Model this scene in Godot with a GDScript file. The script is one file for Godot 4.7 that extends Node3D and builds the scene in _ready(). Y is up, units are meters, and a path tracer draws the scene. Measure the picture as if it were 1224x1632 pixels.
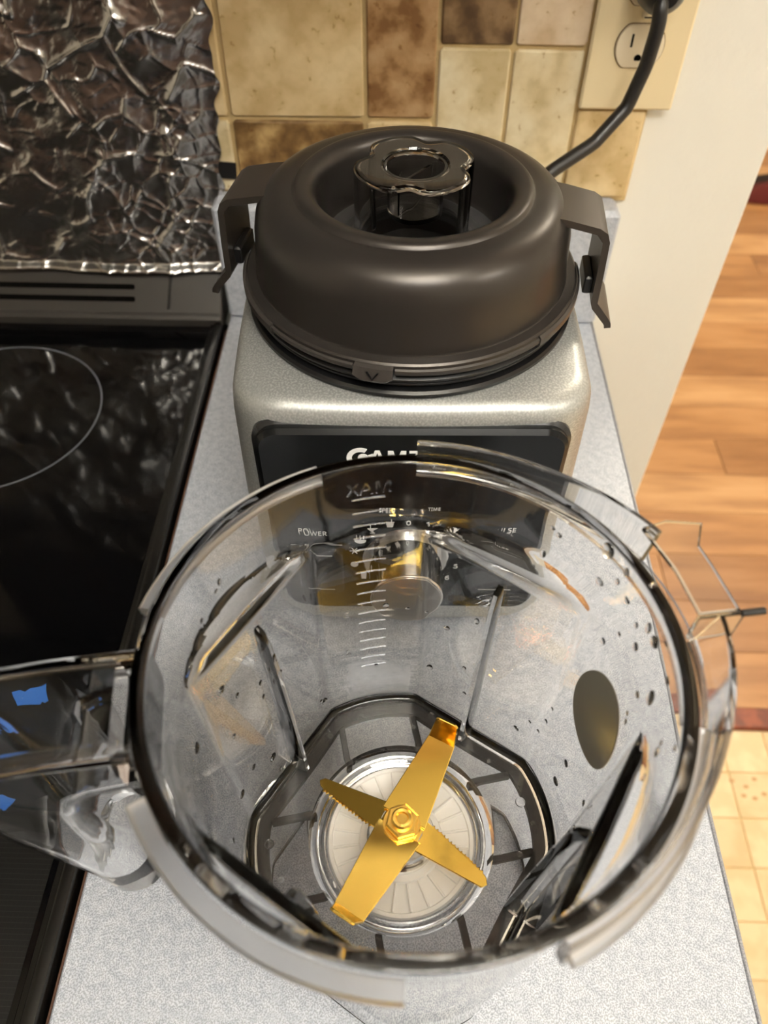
extends Node3D
# Kitchen counter beside a glass-top range: blender base with its lid, the clear jar standing in front.
# Origin: on the countertop straight below the camera; x right, y up, -z towards the tiled wall. Metres.

const WALL_Z := -0.636
const FLOOR_Y := -0.90
const CEIL_Y := 1.55

# ---------------------------------------------------------------- mesh helper
class MB:
	var v := PackedVector3Array()
	var uv := PackedVector2Array()
	var fixed := 0
	func tri(a: Vector3, b: Vector3, c: Vector3) -> void:
		v.push_back(a); v.push_back(b); v.push_back(c)
	func quad(a: Vector3, b: Vector3, c: Vector3, d: Vector3) -> void:
		tri(a, b, c); tri(a, c, d)
	# turn what was added since the last close so that its faces point outwards
	func close() -> void:
		var m := Vector3.ZERO
		for i in range(fixed, v.size()): m += v[i]
		m /= maxf(1.0, v.size() - fixed)
		var vol := 0.0
		for i in range(fixed, v.size(), 3):
			vol += (v[i] - m).dot((v[i + 1] - m).cross(v[i + 2] - m))
		if vol < 0.0:
			for i in range(fixed, v.size(), 3):
				var t := v[i + 1]; v[i + 1] = v[i + 2]; v[i + 2] = t
		fixed = v.size()
	# rings of equal length joined one to the next; ends closed by fans
	func loft(rings: Array, caps := true, looped := false) -> MB:
		var n: int = rings[0].size()
		for k in (rings.size() if looped else rings.size() - 1):
			var p: PackedVector3Array = rings[k]
			var q: PackedVector3Array = rings[(k + 1) % rings.size()]
			for i in n:
				var j := (i + 1) % n
				quad(p[i], p[j], q[j], q[i])
		if caps and not looped:
			for e in [0, rings.size() - 1]:
				var r: PackedVector3Array = rings[e]
				var c := Vector3.ZERO
				for p in r: c += p
				c /= n
				for i in n:
					var j := (i + 1) % n
					if e == 0: tri(c, r[j], r[i])
					else: tri(c, r[i], r[j])
		close()
		return self
	func box(c: Vector3, s: Vector3, b := 0.001, basis := Basis.IDENTITY) -> MB:
		var rings := []
		var bb := minf(b, minf(s.x, minf(s.y, s.z)) * 0.45)
		for e in [[-1, 1.0], [-1, 0.0], [1, 0.0], [1, 1.0]]:
			var inset: float = e[1] * bb
			var y: float = e[0] * (s.y / 2 - (bb if e[1] == 0.0 else 0.0))
			var r := PackedVector3Array()
			var hx := s.x / 2 - inset
			var hz := s.z / 2 - inset
			var k := bb * 0.6
			for q in [[-hx + k, -hz], [hx - k, -hz], [hx, -hz + k], [hx, hz - k], [hx - k, hz], [-hx + k, hz], [-hx, hz - k], [-hx, -hz + k]]:
				r.push_back(c + basis * Vector3(q[0], y, q[1]))
			rings.push_back(r)
		return loft(rings)
	# profile (r, y) turned about the y axis through at
	func lathe(profile: Array, at := Vector3.ZERO, segs := 96, looped := false) -> MB:
		var rings := []
		for p in profile:
			var r := PackedVector3Array()
			for i in segs:
				var a := TAU * i / segs
				r.push_back(at + Vector3(p.x * sin(a), p.y, -p.x * cos(a)))
			rings.push_back(r)
		return loft(rings, true, looped)
	# 0 leaves a profile point as it is, 1 flares the pouring guard at the spout, 2 lifts the ends of the pull tab
	func warped(p: Vector2, deg: float, warp: int) -> Vector2:
		if warp == 1:
			var k := smoothstep(0.2225, 0.242, p.y)
			var s := exp(-pow((deg - 76.0) / 34.0, 2.0))
			return Vector2(p.x + 0.0085 * s * (0.45 + 0.55 * k) - (0.0015 if p.y > 0.23 else 0.0) * (1 - s), p.y)
		if warp == 2 and p.y < 0.203:
			return p + Vector2(0, 0.0020 * smoothstep(3.5, 6.0, absf(deg - 187.0)))
		return p
	func put(o: Vector3, x: Vector3, y: Vector3, n: Vector3, q: Vector2, d: float) -> Vector3:
		return o + x * q.x + y * q.y + n * d
	# part of a turn between two angles (degrees), closed at both ends; profile is a closed loop of (r, y)
	func arc(profile: Array, a0: float, a1: float, segs: int, at := Vector3.ZERO, warp := 0) -> MB:
		var rings := []
		for i in segs + 1:
			var deg := lerpf(a0, a1, float(i) / segs)
			var a := deg_to_rad(deg)
			var r := PackedVector3Array()
			for p in profile:
				var q := warped(p, deg, warp)
				r.push_back(at + Vector3(q.x * sin(a), q.y, -q.x * cos(a)))
			rings.push_back(r)
		return loft(rings)
	func tube(path: Array, radius: float, segs := 12) -> MB:
		var rings := []
		var side := Vector3.ZERO
		for i in path.size():
			var d: Vector3 = (path[mini(i + 1, path.size() - 1)] - path[maxi(i - 1, 0)]).normalized()
			if side == Vector3.ZERO: side = d.cross(Vector3.UP if absf(d.y) < 0.9 else Vector3.RIGHT).normalized()
			side = (side - d * side.dot(d)).normalized()
			var up := d.cross(side)
			var r := PackedVector3Array()
			for k in segs:
				var a := TAU * k / segs
				r.push_back(path[i] + (side * cos(a) + up * sin(a)) * radius)
			rings.push_back(r)
		return loft(rings)
	# any outline in a plane (o, x, y) pushed along its normal from d0 to d1, edges chamfered by b
	func plate(outline: PackedVector2Array, o: Vector3, x: Vector3, y: Vector3, d0: float, d1: float, b := 0.0) -> MB:
		var n := x.cross(y).normalized()
		var flat := outline
		if Geometry2D.is_polygon_clockwise(flat):
			flat = PackedVector2Array(outline); flat.reverse()
		var inner := PackedVector2Array()
		var m := flat.size()
		for i in m:
			var e0 := (flat[i] - flat[(i + m - 1) % m]).normalized()
			var e1 := (flat[(i + 1) % m] - flat[i]).normalized()
			var n0 := Vector2(-e0.y, e0.x)
			var n1 := Vector2(-e1.y, e1.x)
			var h := (n0 + n1)
			inner.push_back(flat[i] + h * (b / maxf(0.35, h.dot(n0))))
		var levels := [[inner, d0], [flat, d0 + b], [flat, d1 - b], [inner, d1]] if b > 0.0 else [[flat, d0], [flat, d1]]
		for k in levels.size() - 1:
			for i in m:
				var j := (i + 1) % m
				quad(put(o, x, y, n, levels[k][0][i], levels[k][1]), put(o, x, y, n, levels[k][0][j], levels[k][1]), put(o, x, y, n, levels[k + 1][0][j], levels[k + 1][1]), put(o, x, y, n, levels[k + 1][0][i], levels[k + 1][1]))
		var base: PackedVector2Array = levels[0][0]
		var t := Geometry2D.triangulate_polygon(base)
		for i in range(0, t.size(), 3):
			var a := t[i]; var bb := t[i + 1]; var c := t[i + 2]
			if (base[bb] - base[a]).cross(base[c] - base[a]) < 0.0:
				var s := bb; bb = c; c = s
			tri(put(o, x, y, n, base[a], d1), put(o, x, y, n, base[bb], d1), put(o, x, y, n, base[c], d1))
			tri(put(o, x, y, n, base[a], d0), put(o, x, y, n, base[c], d0), put(o, x, y, n, base[bb], d0))
		close()
		return self
	# ArrayMesh with normals smoothed across edges flatter than crease degrees
	func mesh(crease := 35.0) -> ArrayMesh:
		var n := v.size()
		var fn := PackedVector3Array()
		fn.resize(n / 3)
		var at := {}
		for f in n / 3:
			fn[f] = (v[f * 3 + 1] - v[f * 3]).cross(v[f * 3 + 2] - v[f * 3])
			for k in 3:
				var key := Vector3i((v[f * 3 + k] * 2.0e5).round())
				if at.has(key): at[key].push_back(f)
				else: at[key] = PackedInt32Array([f])
		var lim := cos(deg_to_rad(crease))
		var nn := PackedVector3Array()
		nn.resize(n)
		var out := PackedVector3Array()
		out.resize(n)
		for f in n / 3:
			var a := fn[f].normalized()
			for k in 3:
				var s := Vector3.ZERO
				for g in at[Vector3i((v[f * 3 + k] * 2.0e5).round())]:
					if fn[g].normalized().dot(a) > lim: s += fn[g]
				var w := f * 3 + (0 if k == 0 else 3 - k)   # Godot's front faces run clockwise
				out[w] = v[f * 3 + k]
				nn[w] = s.normalized() if s.length() > 0.0 else a
		var arr := []
		arr.resize(Mesh.ARRAY_MAX)
		arr[Mesh.ARRAY_VERTEX] = out
		arr[Mesh.ARRAY_NORMAL] = nn
		var am := ArrayMesh.new()
		am.add_surface_from_arrays(Mesh.PRIMITIVE_TRIANGLES, arr)
		return am

func rrect(w: float, h: float, r: float, n := 6, bow := 0.0) -> PackedVector2Array:
	var p := PackedVector2Array()
	for c in [[1, -1, -90], [1, 1, 0], [-1, 1, 90], [-1, -1, 180]]:
		for i in n + 1:
			var a := deg_to_rad(c[2] + 90.0 * i / n)
			p.push_back(Vector2(c[0] * (w / 2 - r) + r * cos(a), c[1] * (h / 2 - r) + r * sin(a)))
	if bow != 0.0:
		var q := PackedVector2Array()
		for k in p.size():
			var a := p[k]
			var b := p[(k + 1) % p.size()]
			q.push_back(a)
			if a.distance_to(b) > 0.05:
				for s in range(1, 8): q.push_back(a.lerp(b, s / 8.0))
		for k in q.size():
			var s := Vector2(q[k].x / (w / 2), q[k].y / (h / 2))
			q[k] = q[k] + Vector2(signf(s.x) * bow * maxf(0, 1 - s.y * s.y) * absf(s.x), signf(s.y) * bow * maxf(0, 1 - s.x * s.x) * absf(s.y))
		p = q
	return p

func ellipse(rx: float, ry: float, n := 40) -> PackedVector2Array:
	var p := PackedVector2Array()
	for i in n: p.push_back(Vector2(rx * cos(TAU * i / n), ry * sin(TAU * i / n)))
	return p

func ring_at(poly: PackedVector2Array, y: float, at := Vector3.ZERO) -> PackedVector3Array:
	var r := PackedVector3Array()
	for p in poly: r.push_back(at + Vector3(p.x, y, p.y))
	return r

# ---------------------------------------------------------------- scene helpers
func part(called: String, m: Mesh, mat: Material, parent: Node, label := "") -> MeshInstance3D:
	var o := MeshInstance3D.new()
	o.name = called
	o.mesh = m
	o.material_override = mat
	o.cast_shadow = GeometryInstance3D.SHADOW_CASTING_SETTING_ON
	parent.add_child(o, true)
	if label: o.set_meta("label", label)
	return o

var used := {}
func numbered(called: String) -> String:
	var k: int = used.get(called, 0)
	used[called] = k + 1
	return called if k == 0 else "%s_%03d" % [called, k]

func tag(o: Node, label: String, category: String, group := "", kind := "") -> Node:
	o.set_meta("label", label)
	o.set_meta("category", category)
	if group: o.set_meta("group", group)
	if kind: o.set_meta("kind", kind)
	return o

func thing(called: String, label: String, category: String, at := Vector3.ZERO, turn := 0.0, group := "") -> Node3D:
	var o := Node3D.new()
	o.name = numbered(called)
	add_child(o)
	o.position = at
	o.rotation_degrees.y = turn
	tag(o, label, category, group)
	return o

func struct(called: String, m: Mesh, mat: Material, label: String, category: String) -> MeshInstance3D:
	var o := part(called, m, mat, self)
	tag(o, label, category, "", "structure")
	return o

func noise_tex(freq: float, ramp: Array, size := 512, type := FastNoiseLite.TYPE_SIMPLEX_SMOOTH, octaves := 4, sd := 1, warp := 0.0) -> NoiseTexture2D:
	var n := FastNoiseLite.new()
	n.seed = sd
	n.noise_type = type
	n.frequency = freq
	n.fractal_octaves = octaves
	if warp > 0.0:
		n.domain_warp_enabled = true
		n.domain_warp_amplitude = warp
		n.domain_warp_frequency = freq
	var t := NoiseTexture2D.new()
	t.width = size
	t.height = size
	t.seamless = true
	t.noise = n
	if ramp.size():
		var g := Gradient.new()
		var off := PackedFloat32Array()
		var col := PackedColorArray()
		for r in ramp:
			off.push_back(r[0]); col.push_back(r[1])
		g.offsets = off
		g.colors = col
		t.color_ramp = g
	return t

func mat(c: Color, rough := 0.5, metal := 0.0) -> StandardMaterial3D:
	var m := StandardMaterial3D.new()
	m.albedo_color = c
	m.roughness = rough
	m.metallic = metal
	return m

func textured(t: Texture2D, scale: float, rough := 0.5, metal := 0.0, world := true) -> StandardMaterial3D:
	var m := mat(Color.WHITE, rough, metal)
	m.albedo_texture = t
	m.uv1_triplanar = true
	m.uv1_world_triplanar = world
	m.uv1_scale = Vector3.ONE * scale
	return m

func relief(m: StandardMaterial3D, t: Texture2D, cm: float, scale := 0.0) -> StandardMaterial3D:
	m.uv1_triplanar = true
	m.uv1_world_triplanar = m.uv1_world_triplanar or scale > 0.0
	if scale > 0.0: m.uv1_scale = Vector3.ONE * scale
	m.heightmap_enabled = true
	m.heightmap_texture = t
	m.heightmap_scale = cm
	return m

func glass(tint := Color(1, 1, 1), rough := 0.0, k := 0.05) -> StandardMaterial3D:
	var m := StandardMaterial3D.new()
	m.transparency = BaseMaterial3D.TRANSPARENCY_ALPHA
	m.albedo_color = Color(tint.r, tint.g, tint.b, 0.0)
	m.roughness = rough
	m.refraction_enabled = true
	m.refraction_scale = k
	return m

func text(called: String, words: String, height: float, depth: float, m: Material, parent: Node, at: Vector3, basis: Basis, widen := 1.0, heavy := false) -> MeshInstance3D:
	var t := TextMesh.new()
	var f := SystemFont.new()
	f.font_names = PackedStringArray(["Droid Sans"])
	if heavy: f.font_weight = 700
	t.font = f
	t.text = words
	t.font_size = 64
	t.pixel_size = 0.001
	var k := height / 0.0462   # cap height of the face at this size
	t.depth = depth / k
	var o := part(called, t, m, parent)
	o.transform = Transform3D(basis * Basis.from_scale(Vector3(widen * k, k, k)), at)
	return o

# ---------------------------------------------------------------- materials
var M := {}
func make_materials() -> void:
	var W := Color.WHITE
	# mottled grey laminate: coarse clouds times fine grain
	var lam := textured(noise_tex(0.09, [[0.25, Color8(156, 160, 168)], [0.5, Color8(190, 195, 203)], [0.75, Color8(214, 217, 224)]], 1024, FastNoiseLite.TYPE_SIMPLEX, 4, 3), 8.5, 0.38)
	lam.detail_enabled = true
	lam.detail_blend_mode = BaseMaterial3D.BLEND_MODE_MUL
	lam.detail_albedo = noise_tex(0.035, [[0.25, Color8(232, 234, 238)], [0.5, Color8(246, 247, 249)], [0.75, W]], 512, FastNoiseLite.TYPE_SIMPLEX_SMOOTH, 4, 8)
	lam.uv2_triplanar = true
	lam.uv2_world_triplanar = true
	lam.uv2_scale = Vector3.ONE * 4.0
	M.laminate = lam
	var edge: StandardMaterial3D = lam.duplicate()
	edge.albedo_color = Color8(205, 200, 196)
	M.laminate_edge = edge
	var plaster_bump := noise_tex(0.02, [], 512, FastNoiseLite.TYPE_SIMPLEX_SMOOTH, 4, 5)
	M.plaster = relief(mat(Color8(237, 234, 224), 0.75), plaster_bump, 0.025, 6.0)
	M.ceiling = mat(Color8(232, 228, 218), 0.9)
	M.grout = relief(mat(Color8(200, 174, 124), 0.9), plaster_bump, 0.05, 20.0)
	# tumbled stone tiles, a few tones
	var tones := {
		"cream": [Color8(204, 176, 126), Color8(220, 194, 146), Color8(230, 206, 160)],
		"pale": [Color8(204, 184, 140), Color8(226, 208, 168), Color8(236, 222, 188)],
		"rust": [Color8(132, 94, 54), Color8(172, 134, 90), Color8(188, 154, 112)],
		"brown": [Color8(104, 76, 40), Color8(142, 110, 66), Color8(190, 160, 108)],
		"dark": [Color8(84, 62, 40), Color8(118, 92, 62), Color8(150, 122, 88)],
		"rose": [Color8(206, 180, 146), Color8(220, 198, 168), Color8(230, 210, 182)],
	}
	var sd := 20
	for k in tones:
		var c: Array = tones[k]
		sd += 1
		var big: bool = k == "rust" or k == "brown" or k == "dark"
		var t := textured(noise_tex(0.012 if big else 0.007, [[0.22, c[0]], [0.48, c[1]], [0.78, c[2]]], 512, FastNoiseLite.TYPE_SIMPLEX_SMOOTH, 5, sd, 18.0), 5.0, 0.55)
		t.detail_enabled = true
		t.detail_blend_mode = BaseMaterial3D.BLEND_MODE_MUL
		t.detail_albedo = noise_tex(0.03, [[0.08, Color8(206, 188, 160)], [0.2, Color8(248, 246, 240)], [0.6, W]], 512, FastNoiseLite.TYPE_SIMPLEX_SMOOTH, 4, sd + 30, 14.0)
		t.uv2_triplanar = true
		t.uv2_world_triplanar = true
		t.uv2_scale = Vector3.ONE * 7.0
		M["tile_" + k] = t
	M.plate = mat(Color8(234, 216, 176), 0.4)
	M.socket = mat(Color8(228, 214, 186), 0.35)
	M.slot = mat(Color8(10, 9, 8), 0.9)
	M.slot.metallic_specular = 0.1
	M.steel = mat(Color8(190, 186, 178), 0.3, 1.0)
	M.cable = mat(Color8(26, 24, 23), 0.38)
	# range
	M.cooktop = mat(Color8(6, 6, 7), 0.07)
	M.enamel = mat(Color8(20, 19, 18), 0.22)
	M.enamel_satin = mat(Color8(52, 49, 46), 0.3)
	M.print_grey = mat(Color8(96, 98, 106), 0.3)
	M.tape = mat(Color8(8, 8, 9), 0.6)
	M.blue = mat(Color8(36, 108, 200), 0.6)
	M.foil = mat(Color8(206, 204, 202), 0.27, 1.0)
	M.foil.vertex_color_use_as_albedo = false
	# blender
	var spark := noise_tex(0.2, [[0.3, Color8(158, 160, 158)], [0.6, Color8(176, 178, 176)], [0.85, Color8(200, 202, 200)]], 512, FastNoiseLite.TYPE_SIMPLEX, 2, 12)
	M.silver = textured(spark, 6.0, 0.4, 0.55, false)
	M.lid = mat(Color8(60, 56, 53), 0.31, 0.55)
	M.latch = mat(Color8(72, 66, 60), 0.32, 0.6)
	M.lid_plain = mat(Color8(58, 54, 51), 0.36, 0.2)
	M.grey_rubber = mat(Color8(58, 57, 57), 0.35)
	M.rubber = mat(Color8(18, 18, 19), 0.3)
	M.panel = mat(Color8(16, 17, 18), 0.16)
	M.panel.metallic_specular = 0.3
	M.button = mat(Color8(30, 31, 33), 0.2)
	M.white_print = mat(Color8(236, 236, 236), 0.5)
	M.grey_print = mat(Color8(168, 168, 168), 0.5)
	M.chrome = mat(Color8(214, 212, 208), 0.12, 1.0)
	M.knob_face = mat(Color8(176, 174, 170), 0.3, 0.9)
	M.clear = glass(Color(0.972, 0.974, 0.978))
	M.frost = glass(Color(0.95, 0.95, 0.955), 0.3)
	M.smoke = glass(Color(0.98, 0.975, 0.97))
	M.water = glass(Color(1, 1, 1), 0.0, 0.033)
	M.gold = mat(Color8(255, 216, 106), 0.1, 1.0)
	M.gold_nut = mat(Color8(252, 208, 104), 0.24, 1.0)
	M.disc = mat(Color8(246, 243, 238), 0.35, 0.1)
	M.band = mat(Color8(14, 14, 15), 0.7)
	M.reflection_grey = mat(Color8(138, 134, 122), 0.3, 0.15)  # flat grey standing in for an internal reflection of the jar wall
	# room
	M.wood = textured(noise_tex(0.01, [[0.2, Color8(170, 124, 78)], [0.5, Color8(190, 143, 92)], [0.8, Color8(202, 156, 106)]], 512, FastNoiseLite.TYPE_SIMPLEX_SMOOTH, 5, 40), 1.0, 0.4)
	M.wood.uv1_scale = Vector3(0.5, 3.0, 3.0)
	M.wood_b = M.wood.duplicate()
	M.wood_b.albedo_color = Color8(236, 226, 214)
	M.wood_b.uv1_offset = Vector3(0.3, 0.1, 0.4)
	M.wood_c = M.wood.duplicate()
	M.wood_c.albedo_color = Color8(214, 200, 184)
	M.wood_c.uv1_offset = Vector3(0.7, 0.5, 0.2)
	M.redwood = textured(noise_tex(0.02, [[0.3, Color8(112, 52, 28)], [0.7, Color8(146, 72, 40)]], 256, FastNoiseLite.TYPE_SIMPLEX_SMOOTH, 3, 41), 4.0, 0.4)
	M.vinyl = textured(noise_tex(0.02, [[0.3, Color8(226, 199, 152)], [0.7, Color8(236, 213, 169)]], 256, FastNoiseLite.TYPE_SIMPLEX_SMOOTH, 3, 42), 3.0, 0.35)
	M.vinyl_b = M.vinyl.duplicate()
	M.vinyl_b.albedo_color = Color8(246, 244, 240)
	M.floor_joint = mat(Color8(230, 200, 140), 0.7)
	M.cabinet = textured(noise_tex(0.012, [[0.3, Color8(72, 46, 31)], [0.7, Color8(102, 70, 48)]], 256, FastNoiseLite.TYPE_SIMPLEX_SMOOTH, 4, 43), 2.0, 0.4)
	M.hood = mat(Color8(24, 23, 22), 0.4)
	M.redcloth = mat(Color8(92, 26, 20), 0.9)
	M.darkcloth = mat(Color8(36, 20, 12), 0.9)

func lamp_mat(c: Color, e: float) -> StandardMaterial3D:
	var m := mat(Color8(240, 238, 230), 0.6)
	m.emission_enabled = true
	m.emission = c
	m.emission_energy_multiplier = e
	return m

# ---------------------------------------------------------------- main
func _ready() -> void:
	# camera
	var cam := Camera3D.new()
	cam.name = "camera"
	add_child(cam)
	cam.keep_aspect = Camera3D.KEEP_HEIGHT
	cam.basis = Basis(Vector3.UP, deg_to_rad(1.326)) * Basis(Vector3.RIGHT, deg_to_rad(-49.777)) * Basis(Vector3.BACK, deg_to_rad(0.317))
	cam.position = Vector3(0, 0.44, 0)
	cam.near = 0.02
	cam.far = 40.0
	var lens := CameraAttributesPhysical.new()
	lens.frustum_focal_length = 12.0 / (816.0 / 1236.2)
	lens.exposure_aperture = 6.5
	lens.frustum_focus_distance = 0.38
	lens.frustum_near = 0.02
	lens.frustum_far = 40.0
	cam.attributes = lens
	cam.current = true
	# sky and exposure
	var we := WorldEnvironment.new()
	we.name = "environment"
	var env := Environment.new()
	env.background_mode = Environment.BG_COLOR
	env.background_color = Color8(6, 6, 8)
	env.tonemap_mode = Environment.TONE_MAPPER_LINEAR
	env.tonemap_exposure = 1.0
	env.sdfgi_enabled = true
	env.ssao_enabled = true
	env.ssil_enabled = true
	we.environment = env
	add_child(we)
	make_materials()
	# lamps: hanging panels whose upward side is added fill for the ceiling, one over the kitchen, one in the next room
	hanging_lamp(Vector3(0.22, CEIL_Y - 0.24, 0.55), Vector2(0.55, 0.32), 1.2, 6.0, Color(1.0, 0.985, 0.955), "white hanging lamp panel over the kitchen aisle with an added uplight")
	hanging_lamp(Vector3(1.65, CEIL_Y - 0.22, 0.55), Vector2(0.4, 0.4), 1.3, 1.0, Color(1.0, 0.98, 0.94), "small white hanging lamp panel at the right end of the kitchen")
	hanging_lamp(Vector3(1.2, CEIL_Y - 0.22, -1.9), Vector2(0.5, 0.5), 3.2, 1.4, Color(1.0, 0.95, 0.87), "white hanging lamp panel over the wooden floor of the next room")

	room()
	counter()
	cooking_range()
	outlet_and_cord()
	blender_base()
	blender_lid()
	blender_jar()
	droplets()

func hanging_lamp(at: Vector3, size: Vector2, down: float, up: float, c: Color, label: String) -> void:
	var t := thing("hanging_lamp", label, "lamp", at)
	part("frame", MB.new().box(Vector3.ZERO, Vector3(size.x + 0.04, 0.05, size.y + 0.04), 0.006).mesh(), mat(Color8(225, 222, 214), 0.5), t)
	for k in [-1, 1]:
		part("wire", MB.new().tube([Vector3(size.x * 0.4 * k, 0.02, 0), Vector3(size.x * 0.4 * k, 0.219, 0)], 0.002, 8).mesh(), M.steel, t)
		part("lamp_diffuser", MB.new().box(Vector3(0, 0.026 * k, 0), Vector3(size.x, 0.008, size.y), 0.002).mesh(), lamp_mat(c, 1.6), t)
		var l := AreaLight3D.new()
		l.name = "lamp_light"
		l.area_size = size
		l.light_energy = up if k > 0 else down  # the upward light is added to brighten the ceiling
		l.light_color = c
		l.area_range = 12.0
		l.area_attenuation = 2.0
		l.shadow_enabled = true
		l.position = Vector3(0, 0.034 * k, 0)
		l.rotation_degrees.x = 90.0 * k
		t.add_child(l, true)

func slab(lo: Vector3, hi: Vector3, b := 0.002) -> ArrayMesh:
	return MB.new().box((lo + hi) / 2, hi - lo, b).mesh(20)

func room() -> void:
	# the wall behind counter and range, its tiles set in a bed of grout
	var wb := struct("wall_back", slab(Vector3(-2.0, FLOOR_Y, WALL_Z - 0.12), Vector3(0.2943, CEIL_Y, WALL_Z - 0.001), 0.003), M.plaster, "cream plaster wall behind the counter ending at the passage", "wall")
	part("tile_bed", slab(Vector3(-0.36, 0.108, WALL_Z - 0.002), Vector3(0.1885, 0.345, WALL_Z + 0.0035), 0.001), M.grout, wb)
	var T := [
		["cream", -0.1365, -0.0325, 0.1740, 0.2800], ["rust", -0.0295, 0.0222, 0.1745, 0.2815],
		["dark", 0.0248, 0.0778, 0.2272, 0.2810], ["rose", 0.0803, 0.1318, 0.2272, 0.2812],
		["pale", 0.0248, 0.0778, 0.1130, 0.2245], ["pale", 0.0803, 0.1318, 0.1130, 0.2242],
		["cream", 0.1345, 0.1865, 0.1130, 0.1830], ["brown", -0.1365, -0.0325, 0.1130, 0.1705],
		["cream", -0.0295, 0.0222, 0.1130, 0.1712], ["cream", -0.1960, -0.1395, 0.1735, 0.2790],
		["pale", -0.1960, -0.1395, 0.1130, 0.1705], ["cream", 0.1345, 0.1865, 0.1860, 0.3400],
		["rust", -0.1365, -0.0865, 0.2830, 0.3400], ["pale", -0.0838, -0.0325, 0.2830, 0.3400],
		["cream", -0.0295, 0.0222, 0.2840, 0.3400], ["cream", 0.0248, 0.0778, 0.2835, 0.3400],
		["brown", 0.0803, 0.1318, 0.2838, 0.3400], ["rust", -0.2500, -0.1985, 0.1130, 0.2200],
		["pale", -0.2500, -0.1985, 0.2225, 0.3400], ["brown", -0.1960, -0.1395, 0.2815, 0.3400],
	]
	var rng := RandomNumberGenerator.new()
	rng.seed = 5
	for q in T:
		var mb := MB.new()
		var w: float = q[2] - q[1]
		var h: float = q[4] - q[3]
		var out := rrect(w, h, 0.003, 3)
		for k in out.size():
			out[k] += Vector2(rng.randf_range(-0.0005, 0.0005), rng.randf_range(-0.0005, 0.0005))
		mb.plate(out, Vector3((q[1] + q[2]) / 2, (q[3] + q[4]) / 2, WALL_Z + 0.0025), Vector3.RIGHT, Vector3.UP, 0.0, rng.randf_range(0.0032, 0.0042), 0.0012)
		part("tile", mb.mesh(50), M["tile_" + q[0]], wb)
	# shell of kitchen and next room
	struct("wall_left", slab(Vector3(-2.12, FLOOR_Y, WALL_Z - 0.12), Vector3(-2.0, CEIL_Y, 2.3)), M.plaster, "plain cream wall on the far side of the range", "wall")
	struct("wall_front", slab(Vector3(-2.12, FLOOR_Y, 2.2), Vector3(2.4, CEIL_Y, 2.32)), M.plaster, "plain cream wall across the kitchen from the counter", "wall")
	struct("wall_right", slab(Vector3(2.3, FLOOR_Y, -3.4), Vector3(2.42, CEIL_Y, 2.3)), M.plaster, "plain cream wall at the right of both rooms", "wall")
	struct("wall_far", slab(Vector3(-2.12, FLOOR_Y, -3.4), Vector3(2.4, CEIL_Y, -3.28)), M.plaster, "plain cream wall at the far end of the next room", "wall")
	struct("wall_side", slab(Vector3(-2.12, FLOOR_Y, -3.4), Vector3(-2.0, CEIL_Y, WALL_Z - 0.1)), M.plaster, "plain cream wall on the left of the next room", "wall")
	struct("ceiling", slab(Vector3(-2.12, CEIL_Y, -3.4), Vector3(2.42, CEIL_Y + 0.1, 2.32)), M.ceiling, "white ceiling over kitchen and next room", "ceiling")
	# kitchen floor: squares of vinyl where the photograph shows them
	var fl := struct("floor", slab(Vector3(-2.12, FLOOR_Y - 0.1, WALL_Z + 0.004), Vector3(2.42, FLOOR_Y - 0.0025, 2.32)), M.floor_joint, "yellow cream vinyl kitchen floor of small squares", "floor")
	var sq := MB.new().box(Vector3(0, -0.0015, 0), Vector3(0.0782, 0.003, 0.0782), 0.0008).mesh(20)
	var wide := MB.new()
	for i in 14:
		for k in 14:
			var at := Vector3(0.30 + 0.08 * i - 0.062, FLOOR_Y, -0.59 + 0.08 * k)
			var o := part("floor_tile", sq, M.vinyl if (i + k) % 3 else M.vinyl_b, fl)
			o.position = at
	for b in [[-2.0, 0.197, -0.63, 2.2], [0.199, 1.317, 0.492, 2.2], [1.319, 2.3, -0.63, 2.2]]:
		wide.box(Vector3((b[0] + b[1]) / 2, FLOOR_Y - 0.0015, (b[2] + b[3]) / 2), Vector3(b[1] - b[0], 0.003, b[3] - b[2]), 0.0005)
	var rest := part("vinyl_sheet", wide.mesh(20), M.vinyl, fl)
	rest.set_meta("kind", "stuff")
	# printed sprigs on one square
	var sprig := MB.new()
	var cols := [Color8(196, 150, 100), Color8(206, 140, 96)]
	for s in [[0, 0], [0.022, 0.01], [0.04, -0.004], [0.014, 0.026], [0.032, 0.03], [0.05, 0.022]]:
		sprig.plate(ellipse(0.0048, 0.0036, 12), Vector3(0.6 + s[0], FLOOR_Y - 0.0001, -0.535 + s[1]), Vector3.RIGHT, Vector3.FORWARD, 0.0, 0.0004)
	part("sprig_print", sprig.mesh(), mat(cols[0], 0.5), fl, "printed brown sprigs on one square")
	# next room: wooden boards running across, and the red-brown threshold between
	var wf := struct("floor_001", slab(Vector3(-2.12, FLOOR_Y - 0.1, -3.4), Vector3(2.42, FLOOR_Y - 0.004, WALL_Z + 0.004)), M.darkcloth, "warm brown board floor of the next room", "floor")
	var z := -0.674
	var n := 0
	while z > -3.2:
		var x := -2.0 + 0.37 * (n % 4)
		var xs := [-2.0, 0.15 + 0.21 * ((n * 3) % 4), 1.1 + 0.17 * ((n * 5) % 6), 2.3]
		for k in 3:
			var bm := slab(Vector3(xs[k] + 0.0006, FLOOR_Y - 0.006, z - 0.119), Vector3(xs[k + 1] - 0.0006, FLOOR_Y, z), 0.0008)
			part("plank", bm, [M.wood, M.wood_b, M.wood_c][(n * 2 + k) % 3], wf)
		z -= 0.12
		n += 1
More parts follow.
